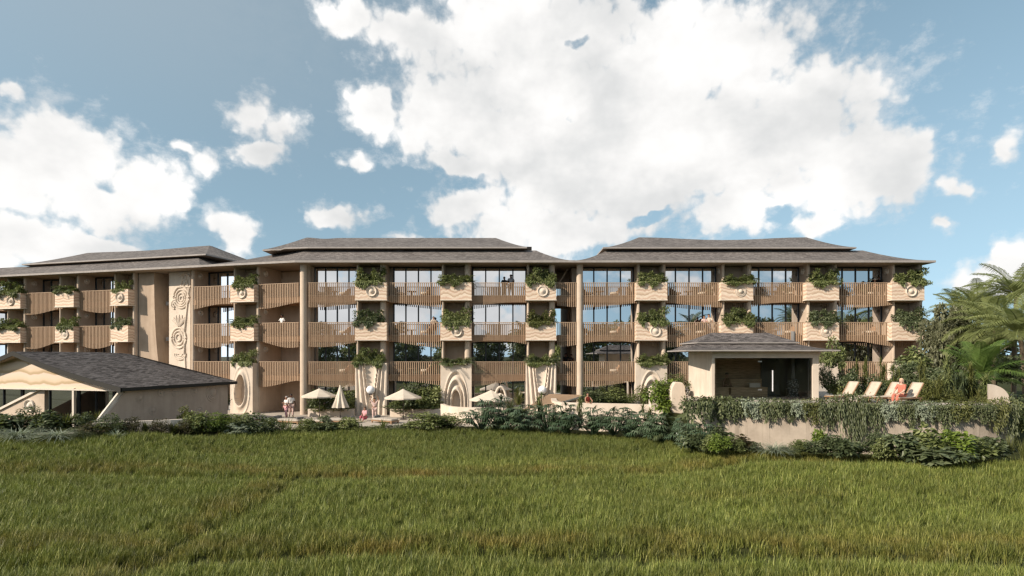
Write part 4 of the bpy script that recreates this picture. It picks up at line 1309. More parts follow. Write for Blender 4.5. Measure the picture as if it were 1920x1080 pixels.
# --- trees and palms at the far end
def tree(name, x, y, z0, h, w, seed, mat, label, group=None, trunk=.3, cut=.25):
    root = empty(name, (x, y, z0), 0, label, 'tree', group)
    key = ('crown', seed)
    if key not in MESH:
        g, cs = g_crown(seed, 12000, 80, .06, .034) if seed == 33 else g_crown(seed); MESH[key] = (g, cs, {})
    g, cs, d = MESH[key]
    if mat not in d: d[mat] = g.mesh('crown', M[mat])
    c = link('crown', d[mat], root, (0, 0, h * cut)); c.scale = (w, w, h * (1 - cut) / 1.0)
    c.rotation_euler = (0, 0, R.uniform(0, 6))
    m = MB(); m.tube([(0, 0, -.3), (.04 * h, 0, h * .25), (0, .03 * h, h * .62)], [trunk, trunk * .7, trunk * .35], 8)
    for q in range(5):
        a = q * 1.26; m.tube([(.03 * h, 0, h * (.25 + .05 * q)), (math.cos(a) * w * .16, math.sin(a) * w * .16, h * (.45 + .05 * q)), (math.cos(a) * w * .32, math.sin(a) * w * .32, h * (.6 + .04 * q))], [trunk * .4, trunk * .25, trunk * .1], 6)
    m.build('trunk', M['bark'], root, smooth=True)
    return root
def palm(name, x, y, z0, h, L, seed, label, group=None, mat='leaf_palmfar', lean=(.3, 0), n=24, rot=0, up=.2):
    root = empty(name, (x, y, z0), 0, label, 'palm', group)
    key = ('palmcrown', seed, mat, n)
    if key not in MESH: MESH[key] = g_palmcrown(seed, n, 1.0, up).mesh('crown', M[mat])
    c = link('crown', MESH[key], root, (lean[0], lean[1], h)); c.scale = (L, L, L); c.rotation_euler = (0, 0, rot)
    m = MB(); m.tube([(0, 0, -.3), (lean[0] * .2, lean[1] * .2, h * .4), (lean[0] * .6, lean[1] * .6, h * .75), (lean[0], lean[1], h + .1)], [.2, .15, .13, .12], 10)
    m.build('trunk', M['bark'], root, smooth=True)
    return root
tree('broadleaf_tree', X(1783, 43.5), 43.5, -.3, 9.6, 4.6, 33, 'leaf_far', 'dark dense broadleaf tree just past the end of the hotel', trunk=.3, cut=.05)
tree('broadleaf_tree', X(1850, 64), 64, -.3, 9.0, 9.5, 32, 'leaf_far', 'broadleaf tree behind the tall palms, in the gap beyond the hotel', trunk=.3, cut=.05)
tree('broadleaf_tree', X(1054, 72), 72, -.5, 7.6, 8, 32, 'leaf', 'green tree glimpsed through the open stair slot behind the hotel', trunk=.3, cut=.05)
palm('palm_tree', X(1900, 42), 42, 0, 9.2, 3.7, 3, 'tallest palm, its crown leaving the frame beside the cloud', 'palms beyond the hotel', lean=(.2, 0), rot=.4)
palm('palm_tree', X(1838, 47), 47, 0, 8.6, 3.2, 4, 'palm with drooping fronds standing between dark tree and tallest palm', 'palms beyond the hotel', lean=(-.2, 0), rot=1.6)
palm('palm_tree', X(1862, 40), 40, 0, 6.6, 3.6, 5, 'palm with yellowish lower fronds below the tallest crown', 'palms beyond the hotel', lean=(.1, 0), rot=2.6)
palm('palm_tree', X(1800, 56), 56, 0, 8.9, 3.6, 6, 'pale palm farthest back, crown touching the dark broadleaf tree', 'palms beyond the hotel', lean=(.1, 0), rot=.9)
palm('fan_palm', X(1838, 33.5), 33.5, 2.3, 1.1, 3.0, 7, 'low deep green palm fanning out above the sunbathing hedge', None, mat='leaf_palm', lean=(0, 0), n=20, rot=.8, up=.45)
palm('palm_tree', X(1925, 36), 36, 0, 6.2, 3.2, 8, 'palm at the frame edge whose trunk shows above the rounded wall end', 'palms beyond the hotel', lean=(-.4, 0), rot=2.0)

# --- hedge behind the loungers
hedge = [(1548,728,24,62,31.6,'fine','leaf_dark','dark clipped bush against the pavilion side wall'),
 (1560,690,34,62,36.5,'bush','leaf','light bush behind the pavilion, under the chimney planter'),
 (1590,738,36,52,30.6,'bush','leaf_dark','dark bush behind the lounger nearest the pavilion'),
 (1625,752,24,74,31.0,'dracaena','leaf_olive','leggy dracaena behind the gap of the first two loungers'),
 (1606,742,26,60,31.5,'dracaena','leaf_olive','dracaena behind the first lounger backrest'),
 (1655,745,22,66,31.0,'dracaena','leaf_olive','slim tall dracaena behind the third lounger'),
 (1640,742,30,44,30.4,'bush','leaf_dark','low dark bush between second and third lounger backs'),
 (1682,742,26,52,30.6,'dracaena','leaf_olive','dracaena above the head of the sitting woman'),
 (1712,690,44,40,36,'broad','leaf','glossy shrub under the end planter of the hotel'),
 (1700,728,50,56,34,'bush','leaf_dark','dark shrub mass under the glossy end shrub'),
 (1728,755,28,72,29.8,'dracaena','leaf_olive','dracaena just past the last lounger'),
 (1748,760,34,56,29.4,'bush','leaf_olive','olive bush beside the last lounger foot'),
 (1776,765,34,92,29.5,'dracaena','leaf','tallest dracaena in the deck hedge, below the pale palm'),
 (1760,772,30,60,28.6,'dracaena','leaf_olive','short dracaena in front of the tallest one'),
 (1800,768,34,74,29.2,'dracaena','leaf_dark','dark dracaena between tallest dracaena and fan palm'),
 (1822,768,34,80,29.4,'dracaena','leaf_olive','dracaena at the foot of the low fan palm'),
 (1790,772,44,44,28.2,'fine','leaf_olive','low fine-leaved bush along the deck hedge front'),
 (1846,766,36,60,29.0,'dracaena','leaf','dracaena against the rounded end wall'),
 (1840,772,40,40,28.0,'fine','leaf_olive','small fine-leaved bush at the rounded wall foot'),
 (1720,768,36,26,27.9,'fine','leaf_olive','knee-high bush by the woman on the last lounger'),
 (1900,780,46,50,28.0,'bush','leaf_dark','dark bush outside the rounded end wall'),
 (1912,810,40,60,27.2,'bush','leaf','mid-green bush cut by the frame beyond the retaining wall'),
 (1572,742,34,44,31.2,'bush','leaf','leafy bush between pavilion wall and first lounger'),(1618,744,40,40,31.4,'bush','leaf_dark','dark bush behind the low round table'),(1664,744,40,38,30.9,'bush','leaf','green bush behind the third lounger back'),(1700,748,44,44,30.2,'bush','leaf_dark','dark bush behind the sitting woman'),(1735,752,44,42,30.0,'bush','leaf','green bush behind the last lounger'),
 (1785,752,50,60,30.6,'bush','leaf_dark','dark bush under the fan palm fronds'),(1815,752,54,52,30.4,'bush','leaf','green bush filling the hedge under the fan palm'),(1755,740,50,60,32.5,'bush','leaf_dark','dark bush between hotel end and tallest dracaena'),
 (1890,716,50,54,34,'bush','leaf_dark','shrub under the trunk of the frame-edge palm')]
for (px, pyb, w, h, Y, kd, mt, lab) in hedge:
    at_px(kd, mt, 'dracaena' if kd == 'dracaena' else 'hedge_shrub', px, pyb, w, h, Y, lab, 'dracaena' if kd == 'dracaena' else 'shrub', 'planting behind the sun loungers', wide=1.75 if kd == 'dracaena' else 1.25)

# --- vines over the retaining wall
def wall_y(x):
    for a, b in zip(edge_s, edge_s[1:]):
        if a[0] <= x <= b[0] and b[0] > a[0]:
            return a[1] + (b[1] - a[1]) * (x - a[0]) / (b[0] - a[0])
    return edge_s[-3][1]
vines = [(1306,42,52,'bigvine','leaf_vine','broad-leaved vine at the stone-slab end of the retaining wall'),(1340,46,50,'bigvine','leaf_vine','broad-leaved vine below the pavilion corner'),
 (1378,46,44,'bigvine','leaf_vine','broad-leaved vine under the pavilion bench end'),(1412,38,42,'vine','leaf_silver','silvery vine under the pavilion door handle'),
 (1445,34,54,'vine','leaf_vine','vine trailing straight above the silver grass fountain'),(1474,36,42,'vine','leaf_vine','vine curtain under the sauna stove'),
 (1498,30,36,'vine','leaf_silver','short silver vine under the pavilion pier'),(1522,28,52,'vine','leaf_olive','olive vine hanging under the pavilion corner pier'),
 (1550,34,60,'vine','leaf_vine','vine left of the longest trail, below the dark clipped bush'),(1586,32,104,'vine','leaf_vine','longest vine, trailing to the field under the first lounger'),
 (1604,26,92,'vine','leaf_vine','long thin vine beside the longest trail'),(1634,32,66,'vine','leaf_vine','vine hanging beneath the second lounger'),
 (1668,34,44,'vine','leaf_silver','grey-green vine beneath the third lounger'),(1700,36,50,'vine','leaf_vine','vine beneath the sitting woman'),
 (1732,34,40,'vine','leaf_silver','pale vine beneath the last lounger'),(1764,38,56,'vine','leaf_vine','thick vine above the big dark bush'),
 (1800,38,46,'vine','leaf_olive','olive vine below the tallest dracaena'),(1834,36,40,'vine','leaf_vine','vine on the wall between big bush and rounded end'),
 (1866,30,70,'vine','leaf_olive','vine falling at the rounded end of the wall'),(1884,26,84,'vine','leaf_vine','outermost vine, wrapping the wall corner')]
for i, (px, w, h, kd, mt, lab) in enumerate(vines):
    Y = 27.5
    for _ in range(6): Y = wall_y(X(px, Y))
    Y -= .06
    if not 1540 < px < 1645: h *= .82
    sc = Y / F
    o = plant(kd, i % 4, mt, 'hanging_vine', (X(px, Y), Y, DK + .02), w * sc * 1.25, 1.6, h * sc * 1.12, R.uniform(-.15, .15), lab, 'vine', 'vines over the retaining wall')

# --- shrubs at the foot of the retaining wall and along the field
GB = 'planting along the field edge'
front = [
 (1350,842,40,34,25.6,'bush','leaf_lime','bright lime bush at the wall foot under the pavilion'),(1318,836,44,30,26.8,'bush','leaf_dark','dark bush at the wall foot beside the lime bush'),
 (1392,838,40,26,26.2,'broad','leaf_purple','brownish shrub between lime bush and silver grass'),(1452,846,66,36,25.2,'fan','leaf_silver','silver grass fountain at the wall foot'),
 (1500,842,30,24,25.4,'bush','leaf','small bush just past the silver grass'),(1536,838,24,40,25.8,'broad','leaf_lime','upright lime shrub under the pavilion pier vine'),
 (1560,842,42,34,25.4,'bush','leaf_dark','dark bush beside the upright lime shrub'),(1612,846,52,42,25.3,'spiky','leaf_dark','dark spiky clump beside the longest vine'),
 (1640,842,30,40,25.4,'bush','leaf_dark','dark bush squeezed between spiky clump and big bush'),
 (1690,856,66,52,24.4,'broad','leaf_dark','glossy dark bush starting the big clump below the woman'),(1736,858,66,66,24.2,'broad','leaf','tall glossy bush in the middle of the big clump'),
 (1785,856,60,58,24.2,'broad','leaf_lime','bright glossy bush in the big clump'),(1826,854,56,40,24.4,'broad','leaf','low glossy bush ending the big clump'),
 (1760,862,90,36,23.8,'broad','leaf_dark','low dark skirt of the big glossy clump'),
 (1895,850,30,40,24.6,'reed','leaf_olive','tall dry reeds past the end of the retaining wall'),(1918,860,40,44,24.0,'reed','leaf_olive','reeds cut by the frame edge near the wall end'),
 (1296,836,50,40,28.2,'palmate','leaf_blue','fingered shrub covering the near corner of the retaining wall'),(1322,834,50,36,27.6,'palmate','leaf_blue','fingered shrub under the first broad-leaved vine'),(1290,812,44,48,29.0,'fern','leaf_dark','feathery dark plant under the standing stone'),(1348,826,44,34,27.2,'broad','leaf_dark','dark broad shrub behind the lime bush'),
 (1300,838,40,40,27.6,'broad','leaf_dark','dark broad-leaved bush at the near end of the retaining wall'),(1332,842,36,34,26.2,'bush','leaf','green bush touching the lime bush'),(1374,842,40,28,25.8,'fine','leaf','fine-leaved bush behind the brownish shrub'),
 (1412,842,34,20,25.9,'bush','leaf_dark','low dark bush before the silver grass'),(1480,846,40,18,25.2,'fine','leaf','low ground cover beside the silver grass'),(1520,846,44,26,25.3,'bush','leaf_dark','dark bush under the short silver vine'),(1582,850,50,34,25.0,'broad','leaf_dark','broad-leaved dark bush before the spiky clump'),(1655,852,40,36,24.7,'bush','leaf','green bush where the big glossy clump begins'),
 (1850,852,50,40,24.7,'broad','leaf_dark','dark bush at the outer end of the glossy clump'),(1872,850,40,30,24.8,'bush','leaf_olive','olive bush under the outermost vines'),
 # below the pool wall
 (845,800,60,30,38.2,'fine','leaf','fine bush under the nested-arch panel'),(800,800,74,34,38.0,'bush','leaf','rounded bush between second umbrella and arch panel'),
 (826,786,34,34,39.3,'fern','leaf_dark','dark feathery palm at the arch panel foot'),(770,800,36,28,38.4,'spiky','leaf_olive','grassy clump below the second umbrella pole'),
 (905,804,60,44,37.6,'palmate','leaf_blue','fingered blue-green shrub below the third umbrella'),(940,806,66,52,37.2,'palmate','leaf_blue','tall fingered shrub below the clay oven'),
 (966,792,64,56,37.8,'areca','leaf_dark','dark feathery palm beside the slatted pergola'),(955,768,36,44,39.4,'spiky','leaf_dark','spiky dark plant in front of the clay oven'),
 (985,806,54,44,37.0,'palmate','leaf_blue','fingered shrub in front of the pergola foot'),(1012,790,24,52,37.9,'dracaena','leaf','dracaena standing against the pergola slats'),
 (1030,808,58,46,36.6,'palmate','leaf_blue','fingered shrub right under the pergola post'),(1062,808,56,44,36.2,'palmate','leaf_blue','fingered shrub below the white pool wall corner'),
 (1088,800,20,54,36.8,'dracaena','leaf','slim dracaena under the bathing woman'),(1112,812,54,42,35.8,'palmate','leaf_blue','fingered shrub just past the slim dracaena'),
 (1138,804,26,44,36.4,'spiky','leaf_purple','reddish spiky plant rising from the fingered shrubs'),(1150,812,52,40,35.2,'palmate','leaf_blue','fingered shrub below the reddish spiky plant'),
 (1180,816,58,48,34.4,'palmate','leaf_blue','fingered shrub under the middle of the pool wall'),(1216,808,30,46,34.8,'dracaena','leaf_olive','olive dracaena at the pool wall end'),
 (1214,820,56,44,33.6,'palmate','leaf_blue','fingered shrub below the olive dracaena'),(1262,806,72,60,32.2,'areca','leaf_dark','spreading dark palm in front of the stone slab'),
 (1248,826,60,48,31.8,'palmate','leaf_blue','fingered shrub under the spreading palm'),(1284,830,56,44,29.9,'palmate','leaf_blue','last fingered shrub before the vines'),
 (1120,800,40,24,36.6,'bush','leaf_dark','dark bush against the pool wall'),(1050,796,40,30,37.4,'bush','leaf','bush behind the fingered shrubs by the pool corner'),
 # terrace edge
 (505,822,48,38,37.2,'bush','leaf_dark','dark round bush where terrace meets the cottage bed'),(540,818,44,30,36.8,'reed','leaf','tall grass tuft below the walking couple'),
 (532,800,26,22,38.6,'spiky','leaf_olive','small yellow spiky plant in front of the walking couple'),(578,806,40,22,38.4,'bush','leaf','bush below the first umbrella'),
 (612,810,48,28,38.0,'bush','leaf_dark','dark bush under the closed umbrella'),(655,808,46,26,38.2,'bush','leaf','bush between closed umbrella and draped panel'),
 (664,802,22,30,38.5,'spiky','leaf_olive','yellow spiky plant beside the draped panel'),(718,804,24,30,38.4,'spiky','leaf','spiky plant at the foot of the woman raising her arms'),
 (690,806,50,12,38.4,'fine','leaf','clipped low hedge in front of the pink figures'),(745,804,50,12,38.4,'fine','leaf_dark','clipped low hedge beside the spiky plant'),
 # in front of the cottage
 (18,808,54,30,31.6,'broad','leaf_dark','dark bush cut by the frame edge in the cottage bed'),(60,800,44,34,32.0,'bush','leaf_dark','dark leafy bush below the porch medallion'),
 (95,802,44,28,31.8,'broad','leaf_dark','broad-leaved dark bush below the porch door'),(126,800,34,42,32.0,'tuft','leaf_olive','yellow-green rosette plant in front of the porch post'),
 (156,800,30,26,32.2,'bush','leaf_dark','dark bush beside the porch post'),(186,792,26,36,33.0,'tuft','leaf_olive','yellowish plant inside the slanted trim'),
 (180,815,50,24,30.6,'bush','leaf_purple','brownish bush below the slanted trim'),(206,818,40,38,30.8,'fine','leaf_dark','dark globe bush at the cottage corner'),
 (218,820,34,22,30.0,'spiky','leaf_silver','pale spiky palm leaf tuft at the field edge'),(226,806,22,30,31.6,'tuft','leaf_olive','yellow tuft beside the dark globe bush'),
 (248,814,34,30,31.4,'fine','leaf_purple','purple-brown bush under the cottage side wall'),(272,810,20,32,31.8,'tuft','leaf_olive','yellow upright plant after the purple-brown bush'),
 (298,812,36,24,32.0,'fine','leaf_purple','low maroon bush under the concentric reliefs'),(325,812,24,34,32.4,'tuft','leaf_olive','yellow plant between two maroon bushes'),
 (348,792,26,28,35.0,'bush','leaf_olive','yellow-green bush against the cottage wall'),(348,812,30,24,32.8,'fine','leaf_purple','maroon bush below the yellow-green one'),
 (372,808,40,34,33.4,'bush','leaf','green bush at the cottage back corner'),(402,806,48,30,34.0,'fine','leaf_lime','pale feathery bush under the cottage eave end'),
 (435,806,44,30,34.6,'bush','leaf','mid-green bush below the oval-hole panel'),(442,812,34,20,34.0,'palmate','leaf_silver','grey fingered plant below the oval-hole panel'),
 (474,816,46,38,35.2,'bush','leaf_dark','dark bush between grey plant and terrace corner'),(462,800,30,24,36.2,'bush','leaf','small bush under the panel base'),
 (35,818,80,26,29.6,'fan','leaf_silver','pale feather grass at the frame edge'),(105,818,80,22,29.4,'fan','leaf_silver','pale feather grass below the porch bed'),
 (150,816,60,20,29.8,'fan','leaf_vine','dull feather grass beside the brownish bush'),(415,770,22,38,42.0,'bush','leaf_dark','tall dark bush behind the cottage corner')]
for (px, pyb, w, h, Y, kd, mt, lab) in front:
    nm = {'palmate': 'fingered_shrub', 'dracaena': 'dracaena', 'tuft': 'rosette_plant', 'spiky': 'spiky_plant', 'fan': 'feather_grass', 'areca': 'feathery_palm', 'fern': 'feathery_palm', 'reed': 'reed_clump'}.get(kd, 'shrub')
    if kd == 'palmate': h *= 1.32; w *= 1.12
    elif px < 770: h *= 1.28; w *= 1.15
    at_px(kd, mt, nm, px, pyb + 3, w, h, Y, lab, {'fingered_shrub': 'shrub', 'dracaena': 'dracaena', 'shrub': 'shrub', 'feather_grass': 'grass'}.get(nm, 'plant'), GB,
          wide={'dracaena': 1.9, 'palmate': 1.3, 'areca': 1.25, 'spiky': 1.15, 'fan': .95, 'tuft': 1.35, 'reed': 1.1}.get(kd, 1.2))
# vine-clad bush beside the stone slab, and climber on the arch panel
at_px('bush', 'leaf_lime', 'climbing_shrub', 1240, 768, 62, 62, 33.5, 'bright climbing shrub between arch panel and stone slab', 'shrub', k=1)
at_px('fine', 'leaf', 'climbing_shrub', 1268, 742, 66, 44, 34.5, 'leafy climbing shrub over the stone slab top', 'shrub', k=2)
at_px('fine', 'leaf_olive', 'shrub', 1203, 764, 30, 46, 44.5, 'olive bush at the foot of the last arch panel', 'shrub', k=0)
# planting behind the low terrace walls
back = [(600,768,40,42,46.9,'bush','leaf_dark','dark bush behind the wall under the first umbrella'),(642,768,44,40,46.9,'bush','leaf','bush behind the closed umbrella'),
 (628,769,70,14,46.7,'fine','leaf','low ground cover behind the first terrace wall'),(745,768,30,30,46.9,'bush','leaf','bush behind the second umbrella pole'),
 (772,768,42,56,47.0,'bush','leaf_dark','tall dark bush behind the second umbrella'),(805,768,46,50,46.9,'bush','leaf','rounded bush against the glass before the arch panel'),
 (765,769,80,14,46.7,'fine','leaf_dark','low ground cover behind the second terrace wall'),(972,760,30,46,45.0,'spiky','leaf_olive','yellow spiky plant behind the clay oven'),
 (1110,758,50,30,46.4,'bush','leaf_dark','dark bush behind the pool, beside the bathing woman'),(1150,758,50,34,46.6,'bush','leaf','bush behind the middle of the pool'),
 (1180,758,30,28,46.5,'fine','leaf','small bush at the pool end by the arch panel'),(1130,756,80,20,46.9,'fine','leaf_dark','ground cover along the glass behind the pool'),
 (913,776,30,26,42.8,'spiky','leaf_olive','yellow spiky plant under the third umbrella')]
for (px, pyb, w, h, Y, kd, mt, lab) in back:
    at_px(kd, mt, 'spiky_plant' if kd == 'spiky' else 'terrace_shrub', px, pyb, w, h, Y, lab, 'plant' if kd == 'spiky' else 'shrub', 'planting between terrace and glass', wide=1.2)
# potted palms on the balconies
for (px, f, lab) in ((745, 2, 'small potted palm on the third-floor balcony beside the first planter'), (596, 2, 'small potted palm on the third-floor balcony beside the round column'), (1322, 3, 'potted palm on the top balcony before the pavilion-ridge planter'), (1462, 3, 'potted palm on the top balcony behind the chimney bay'), (1608, 3, 'potted palm on the top balcony nearest the palm end')):
    r_ = empty('potted_palm', (mx(px, 1.4), 49.4, FL[f] + .002), 0, lab, 'potted plant', 'potted palms on the balconies')
    o = link('fronds', plantmesh('fern', 1, 'leaf_dark'), r_, (0, 0, .5)); o.scale = (2.0, 2.0, 2.6)
    m = MB(); m.lathe([(.17, 0), (.24, .5), (.20, .5), (.19, .42), (0, .42)], 14); m.build('pot', M['plaster_brown'], r_, smooth=True)
# trees across the field that the glass mirrors
for i, (px, Y, h, w, sd) in enumerate([(600, -20, 9.6, 10, 31), (520, -22, 9.2, 10, 32), (680, -21, 9.8, 10, 32), (760, -20, 9.6, 10, 31), (840, -20, 9.9, 10, 32), (915, -19, 10.2, 9, 31), (985, -18, 11.5, 10, 31), (1060, -16, 13.2, 11, 32), (1140, -17, 12.8, 11, 31), (1240, -16, 12.4, 11, 32), (1330, -17, 13.0, 11, 31), (1420, -16, 14.0, 11, 32), (1510, -17, 14.2, 11, 31), (1610, -16, 13.8, 11, 32), (1700, -16, 13.4, 10, 31)]):
    x = (px - 960) / F * (101 - Y)
    tree('reflected_tree', x, Y, -.5, h, w, sd, 'leaf_dark' if i % 2 else 'leaf', 'broadleaf tree across the field, seen mirrored in the hotel glass', 'mirrored trees across the field', trunk=.25, cut=.08)
for i, (px, Y, h, L) in enumerate([(985, -14, 9.2, 4.4), (1290, -13, 11.0, 4.0), (1475, -13, 12.5, 4.0)]):
    x = (px - 960) / F * (101 - Y)
    palm('reflected_palm', x, Y, -.5, h, L, 3, 'palm across the field, seen mirrored in the hotel glass', 'mirrored palms across the field', mat='leaf_dark', lean=(0, 0), rot=i)
# ------------------------------------------------------------------ terrace walls, pool, pergola, sculpture, globes, stone
o = wall_strip('terrace_wall', [(X(577, 46.2), 46.2), (X(620, 46.0), 46.0), (X(664, 46.2), 46.2)], 0.003, .62, .3, M['plaster_pale']); tag(o, 'low pale terrace wall behind the first and closed umbrellas', 'wall', 'low terrace walls')
o = wall_strip('terrace_wall', [(X(731, 46.2), 46.2), (X(770, 46.0), 46.0), (X(826, 46.2), 46.2)], 0.003, .62, .3, M['plaster_pale']); tag(o, 'low pale terrace wall behind the second umbrella', 'wall', 'low terrace walls')
pth = smooth_poly([(X(826, 44.5), 44.5), (X(838, 42.2), 42.2), (X(870, 41.3), 41.3), (X(920, 41.0), 41.0), (X(985, 40.6), 40.6)])
o = wall_strip('terrace_wall', pth, -.5, 1.18, .3, M['plaster_pale']); tag(o, 'curved pale terrace wall under the nested-arch panel', 'wall', 'low terrace walls')
pth = smooth_poly([(X(1033, 44), 44), (X(1035, 40.6), 40.6), (X(1060, 39.6), 39.6), (X(1120, 39.0), 39.0), (X(1190, 38.4), 38.4), (X(1246, 37.5), 37.5)])
pw_ = wall_strip('pool_wall', pth, -.6, 1.66, .4, M['plaster_pale']); tag(pw_, 'smooth pale wall of the raised pool with a woman leaning on it', 'wall')
o = slab_poly('water', [(p[0] + .05, p[1] + .41) for p in pth] + [(9.4, 44.8), (X(1033, 44) + .3, 44.8)], -.3, .90, M['water']); tag(o, kind='structure')
# low white wall of the cottage bed
o = wall_strip('bed_wall', [(X(172, 31.2), 31.2), (X(230, 31.9), 31.9), (X(320, 32.9), 32.9), (X(352, 33.4), 33.4)], -.5, 1.22, .25, M['trim']); tag(o, 'low white planting-bed wall under the cottage side wall', 'wall')
o = wall_strip('bed_wall', [(X(70, 31.2), 31.2), (X(155, 31.6), 31.6)], -.3, .66, .25, M['trim']); tag(o, 'low kerb wall of the bed in front of the cottage porch', 'wall')
# rounded wall end at the far corner of the deck
m = MB()
ye = 27.4; xa, xb_ = X(1853, ye), X(1894, ye); z0 = DK - .25; zt = Z(721, ye)
pts = [(xa, ye, z0), (xb_, ye, z0)]
for k in range(13):
    a = math.pi * .5 * k / 12
    pts.append((xa + (xb_ - xa) * math.cos(a) ** .9, ye, DK + .1 + (zt - DK - .1) * math.sin(a)))
m.prism(pts, (0.30, 0.42, 0)); o = m.build('end_wall', M['plaster_pale']); tag(o, 'quarter-round pale wall ending the sunbathing deck', 'wall')
# stone slab beside the pavilion
def slab_stone(name, px0, px1, pyt, pyb, Y, th, label, seed):
    x0, x1 = X(px0, Y), X(px1, Y); zb, zt = Z(pyb, Y), Z(pyt, Y)
    rr = random.Random(seed); m = MB(); n = 22
    prof = []
    for k in range(n):
        a = 2 * math.pi * k / n
        c, s = math.cos(a), math.sin(a)
        q = .5 * (x1 - x0) * abs(c) ** .55 * (1 if c > 0 else -1) * (.84 + .16 * (1 - max(0, s)))
        prof.append(((x0 + x1) / 2 + q + rr.uniform(-.03, .03), (zb + zt) / 2 + .5 * (zt - zb) * abs(s) ** .6 * (1 if s > 0 else -1) + rr.uniform(-.03, .03)))
    m.prism([(x, Y, z) for x, z in prof], (0, th, 0))
    o = m.build(name, M['plaster_pale'])
    bv = o.modifiers.new('bevel', 'BEVEL'); bv.width = .07; bv.segments = 3; bv.limit_method = 'ANGLE'
    return tag(o, label, 'stone')
slab_stone('standing_stone', 1258, 1287, 716, 776, 32.6, .55, 'upright rounded stone slab between climbing shrub and pavilion', 2)
slab_stone('standing_stone', 1219, 1240, 722, 772, 36.2, .5, 'slimmer pale stone half hidden by the climbing shrub', 5)
# globe lamps on the draped panels
for (px, py, lab) in ((695, 731, 'white globe lamp on the draped panel behind the woman raising her arms'), (1017, 731, 'white globe lamp on the draped panel above the pergola')):
    c = P(px, py, 47.05)
    r_ = empty('globe_lamp', c, 0, lab, 'lamp', 'globe lamps on the draped panels')
    m = MB(); m.lathe([(.35 * math.sin(math.pi * k / 14), -.35 * math.cos(math.pi * k / 14)) for k in range(15)], 24); m.build('globe', M['white'], r_, smooth=True)
    m = MB(); m.lathe([(.16, -.40), (.18, -.32), (.0, -.31)], 14); m.tube([(0, 0, -.37), (0, .25, -.37)], .04, 8); m.build('bracket', M['frame'], r_)
# pergola of slats on sloping beams
A_, B_, C_, D_ = P(981, 768, 39.6), P(1034, 758, 40.3), P(1092, 741, 46.4), P(1030, 739, 46.8)
pg = empty('pergola', ((A_.x + C_.x) / 2, 43, 0), 0, 'low sloping timber slat pergola between clay oven and pool', 'pergola')
off = Vector(pg.location)
m = MB(); n = 34
for i in range(n):
    f = (i + .5) / n
    m.bar(A_.lerp(D_, f) - off, B_.lerp(C_, f) - off, .10, .06)
m.build('slat_roof', M['wood'], pg)
m = MB()
for a, b in ((A_, D_), (B_, C_), (A_.lerp(B_, .5), D_.lerp(C_, .5))):
    m.bar(a - off - Vector((0, 0, .09)), b - off - Vector((0, 0, .09)), .10, .12)
m.build('beam', M['plaster_pale'], pg)
for q in (A_, B_, C_, D_):
    m = MB(); p = q - off; m.box(p.x - .06, p.x + .06, p.y - .06, p.y + .06, .003, p.z - .15); m.build('post', M['plaster_pale'], pg)
# clay oven sculpture with hoop
oc = P(938, 785, 42.6); oc.z = 0
ov = empty('clay_oven', oc, 0, 'domed clay oven with hoop handle behind the third umbrella', 'oven')
m = MB()
prof = [(.95 * math.sqrt(max(0, 1 - (z / 2.15) ** 2.4)), z) for z in [2.15 * k / 14 for k in range(15)]]
m.lathe([(r * (1.0), z) for r, z in prof], 26)
b = m.build('dome', M['plaster_pale'], ov, smooth=True); b.scale = (.80, .62, 1)
m = MB()
pts = [(-.42 * math.cos(math.pi * k / 14) + .02, 0, 1.55 + 1.05 * math.sin(math.pi * k / 14)) for k in range(15)]
m.tube(pts, .09, 8); m.build('hoop', M['plaster_pale'], ov, smooth=True)
m = MB()
pts = [(.16 + .36 * math.cos(math.pi * k / 12), -.63 + .10 * math.sin(math.pi * k / 12) + .02, .55 + .95 * math.sin(math.pi * k / 12)) for k in range(13)]
m.tube(pts, .05, 6); m.build('mouth_rim', M['strata'], ov, smooth=True)
# ------------------------------------------------------------------ umbrellas
def umbrella(px, pyt, pyb, w, Y, label, foot=0.0):
    top, rim = Z(pyt, Y), Z(pyb, Y); r = w * Y / F / 2
    u = empty('parasol', (X(px, Y), Y, foot + .003), 0, label, 'umbrella', 'open cream parasols on the terrace')
    h = top - foot
    m = MB(); n = 8
    vs = [(0, 0, h)]; fs = []
    rings_ = 5
    for j in range(1, rings_ + 1):
        for k in range(n * 3):
            a = 2 * math.pi * k / (n * 3) + .2
            f = j / rings_
            sag = 1 - .05 * f * (1 if k % 3 else 0)
            vs.append((r * f * sag * math.cos(a), r * f * sag * math.sin(a), h - (top - rim) * (f ** .92) - .02 * f * (k % 3 > 0)))
    q = n * 3
    for k in range(q): fs.append((0, 1 + k, 1 + (k + 1) % q))
    for j in range(rings_ - 1):
        for k in range(q): fs.append((1 + j*q + k, 1 + (j+1)*q + k, 1 + (j+1)*q + (k+1) % q, 1 + j*q + (k+1) % q))
    b0 = 1 + (rings_ - 1) * q
    m.add(vs, fs)
    low = [(v[0], v[1], v[2] - .10) for v in vs[b0:b0 + q]]
    m.add(vs[b0:b0 + q] + low, [(k, (k+1) % q, q + (k+1) % q, q + k) for k in range(q)])
    m.build('canopy', M['canvas'], u)
    m = MB(); m.lathe([(.028, 0), (.028, h + .02)], 10); m.lathe([(.05, h), (.03, h + .09), (0, h + .1)], 10); m.build('pole', M['pole'], u)
    m = MB(); m.lathe([(.26, 0), (.26, .05), (.06, .08), (.05, .3)], 16, (0, 0, .001)); m.build('base', M['pole'], u)
    for k in range(n):
        a = 2 * math.pi * k / n + .2
        m = MB(); m.bar((.03, 0, h - .05), (r * .97 * math.cos(a), r * .97 * math.sin(a), h - (top - rim) - .02), .022); m.build('rib', M['pole'], u)
umbrella(599, 728, 742, 65, 45.0, 'open parasol beside the closed one')
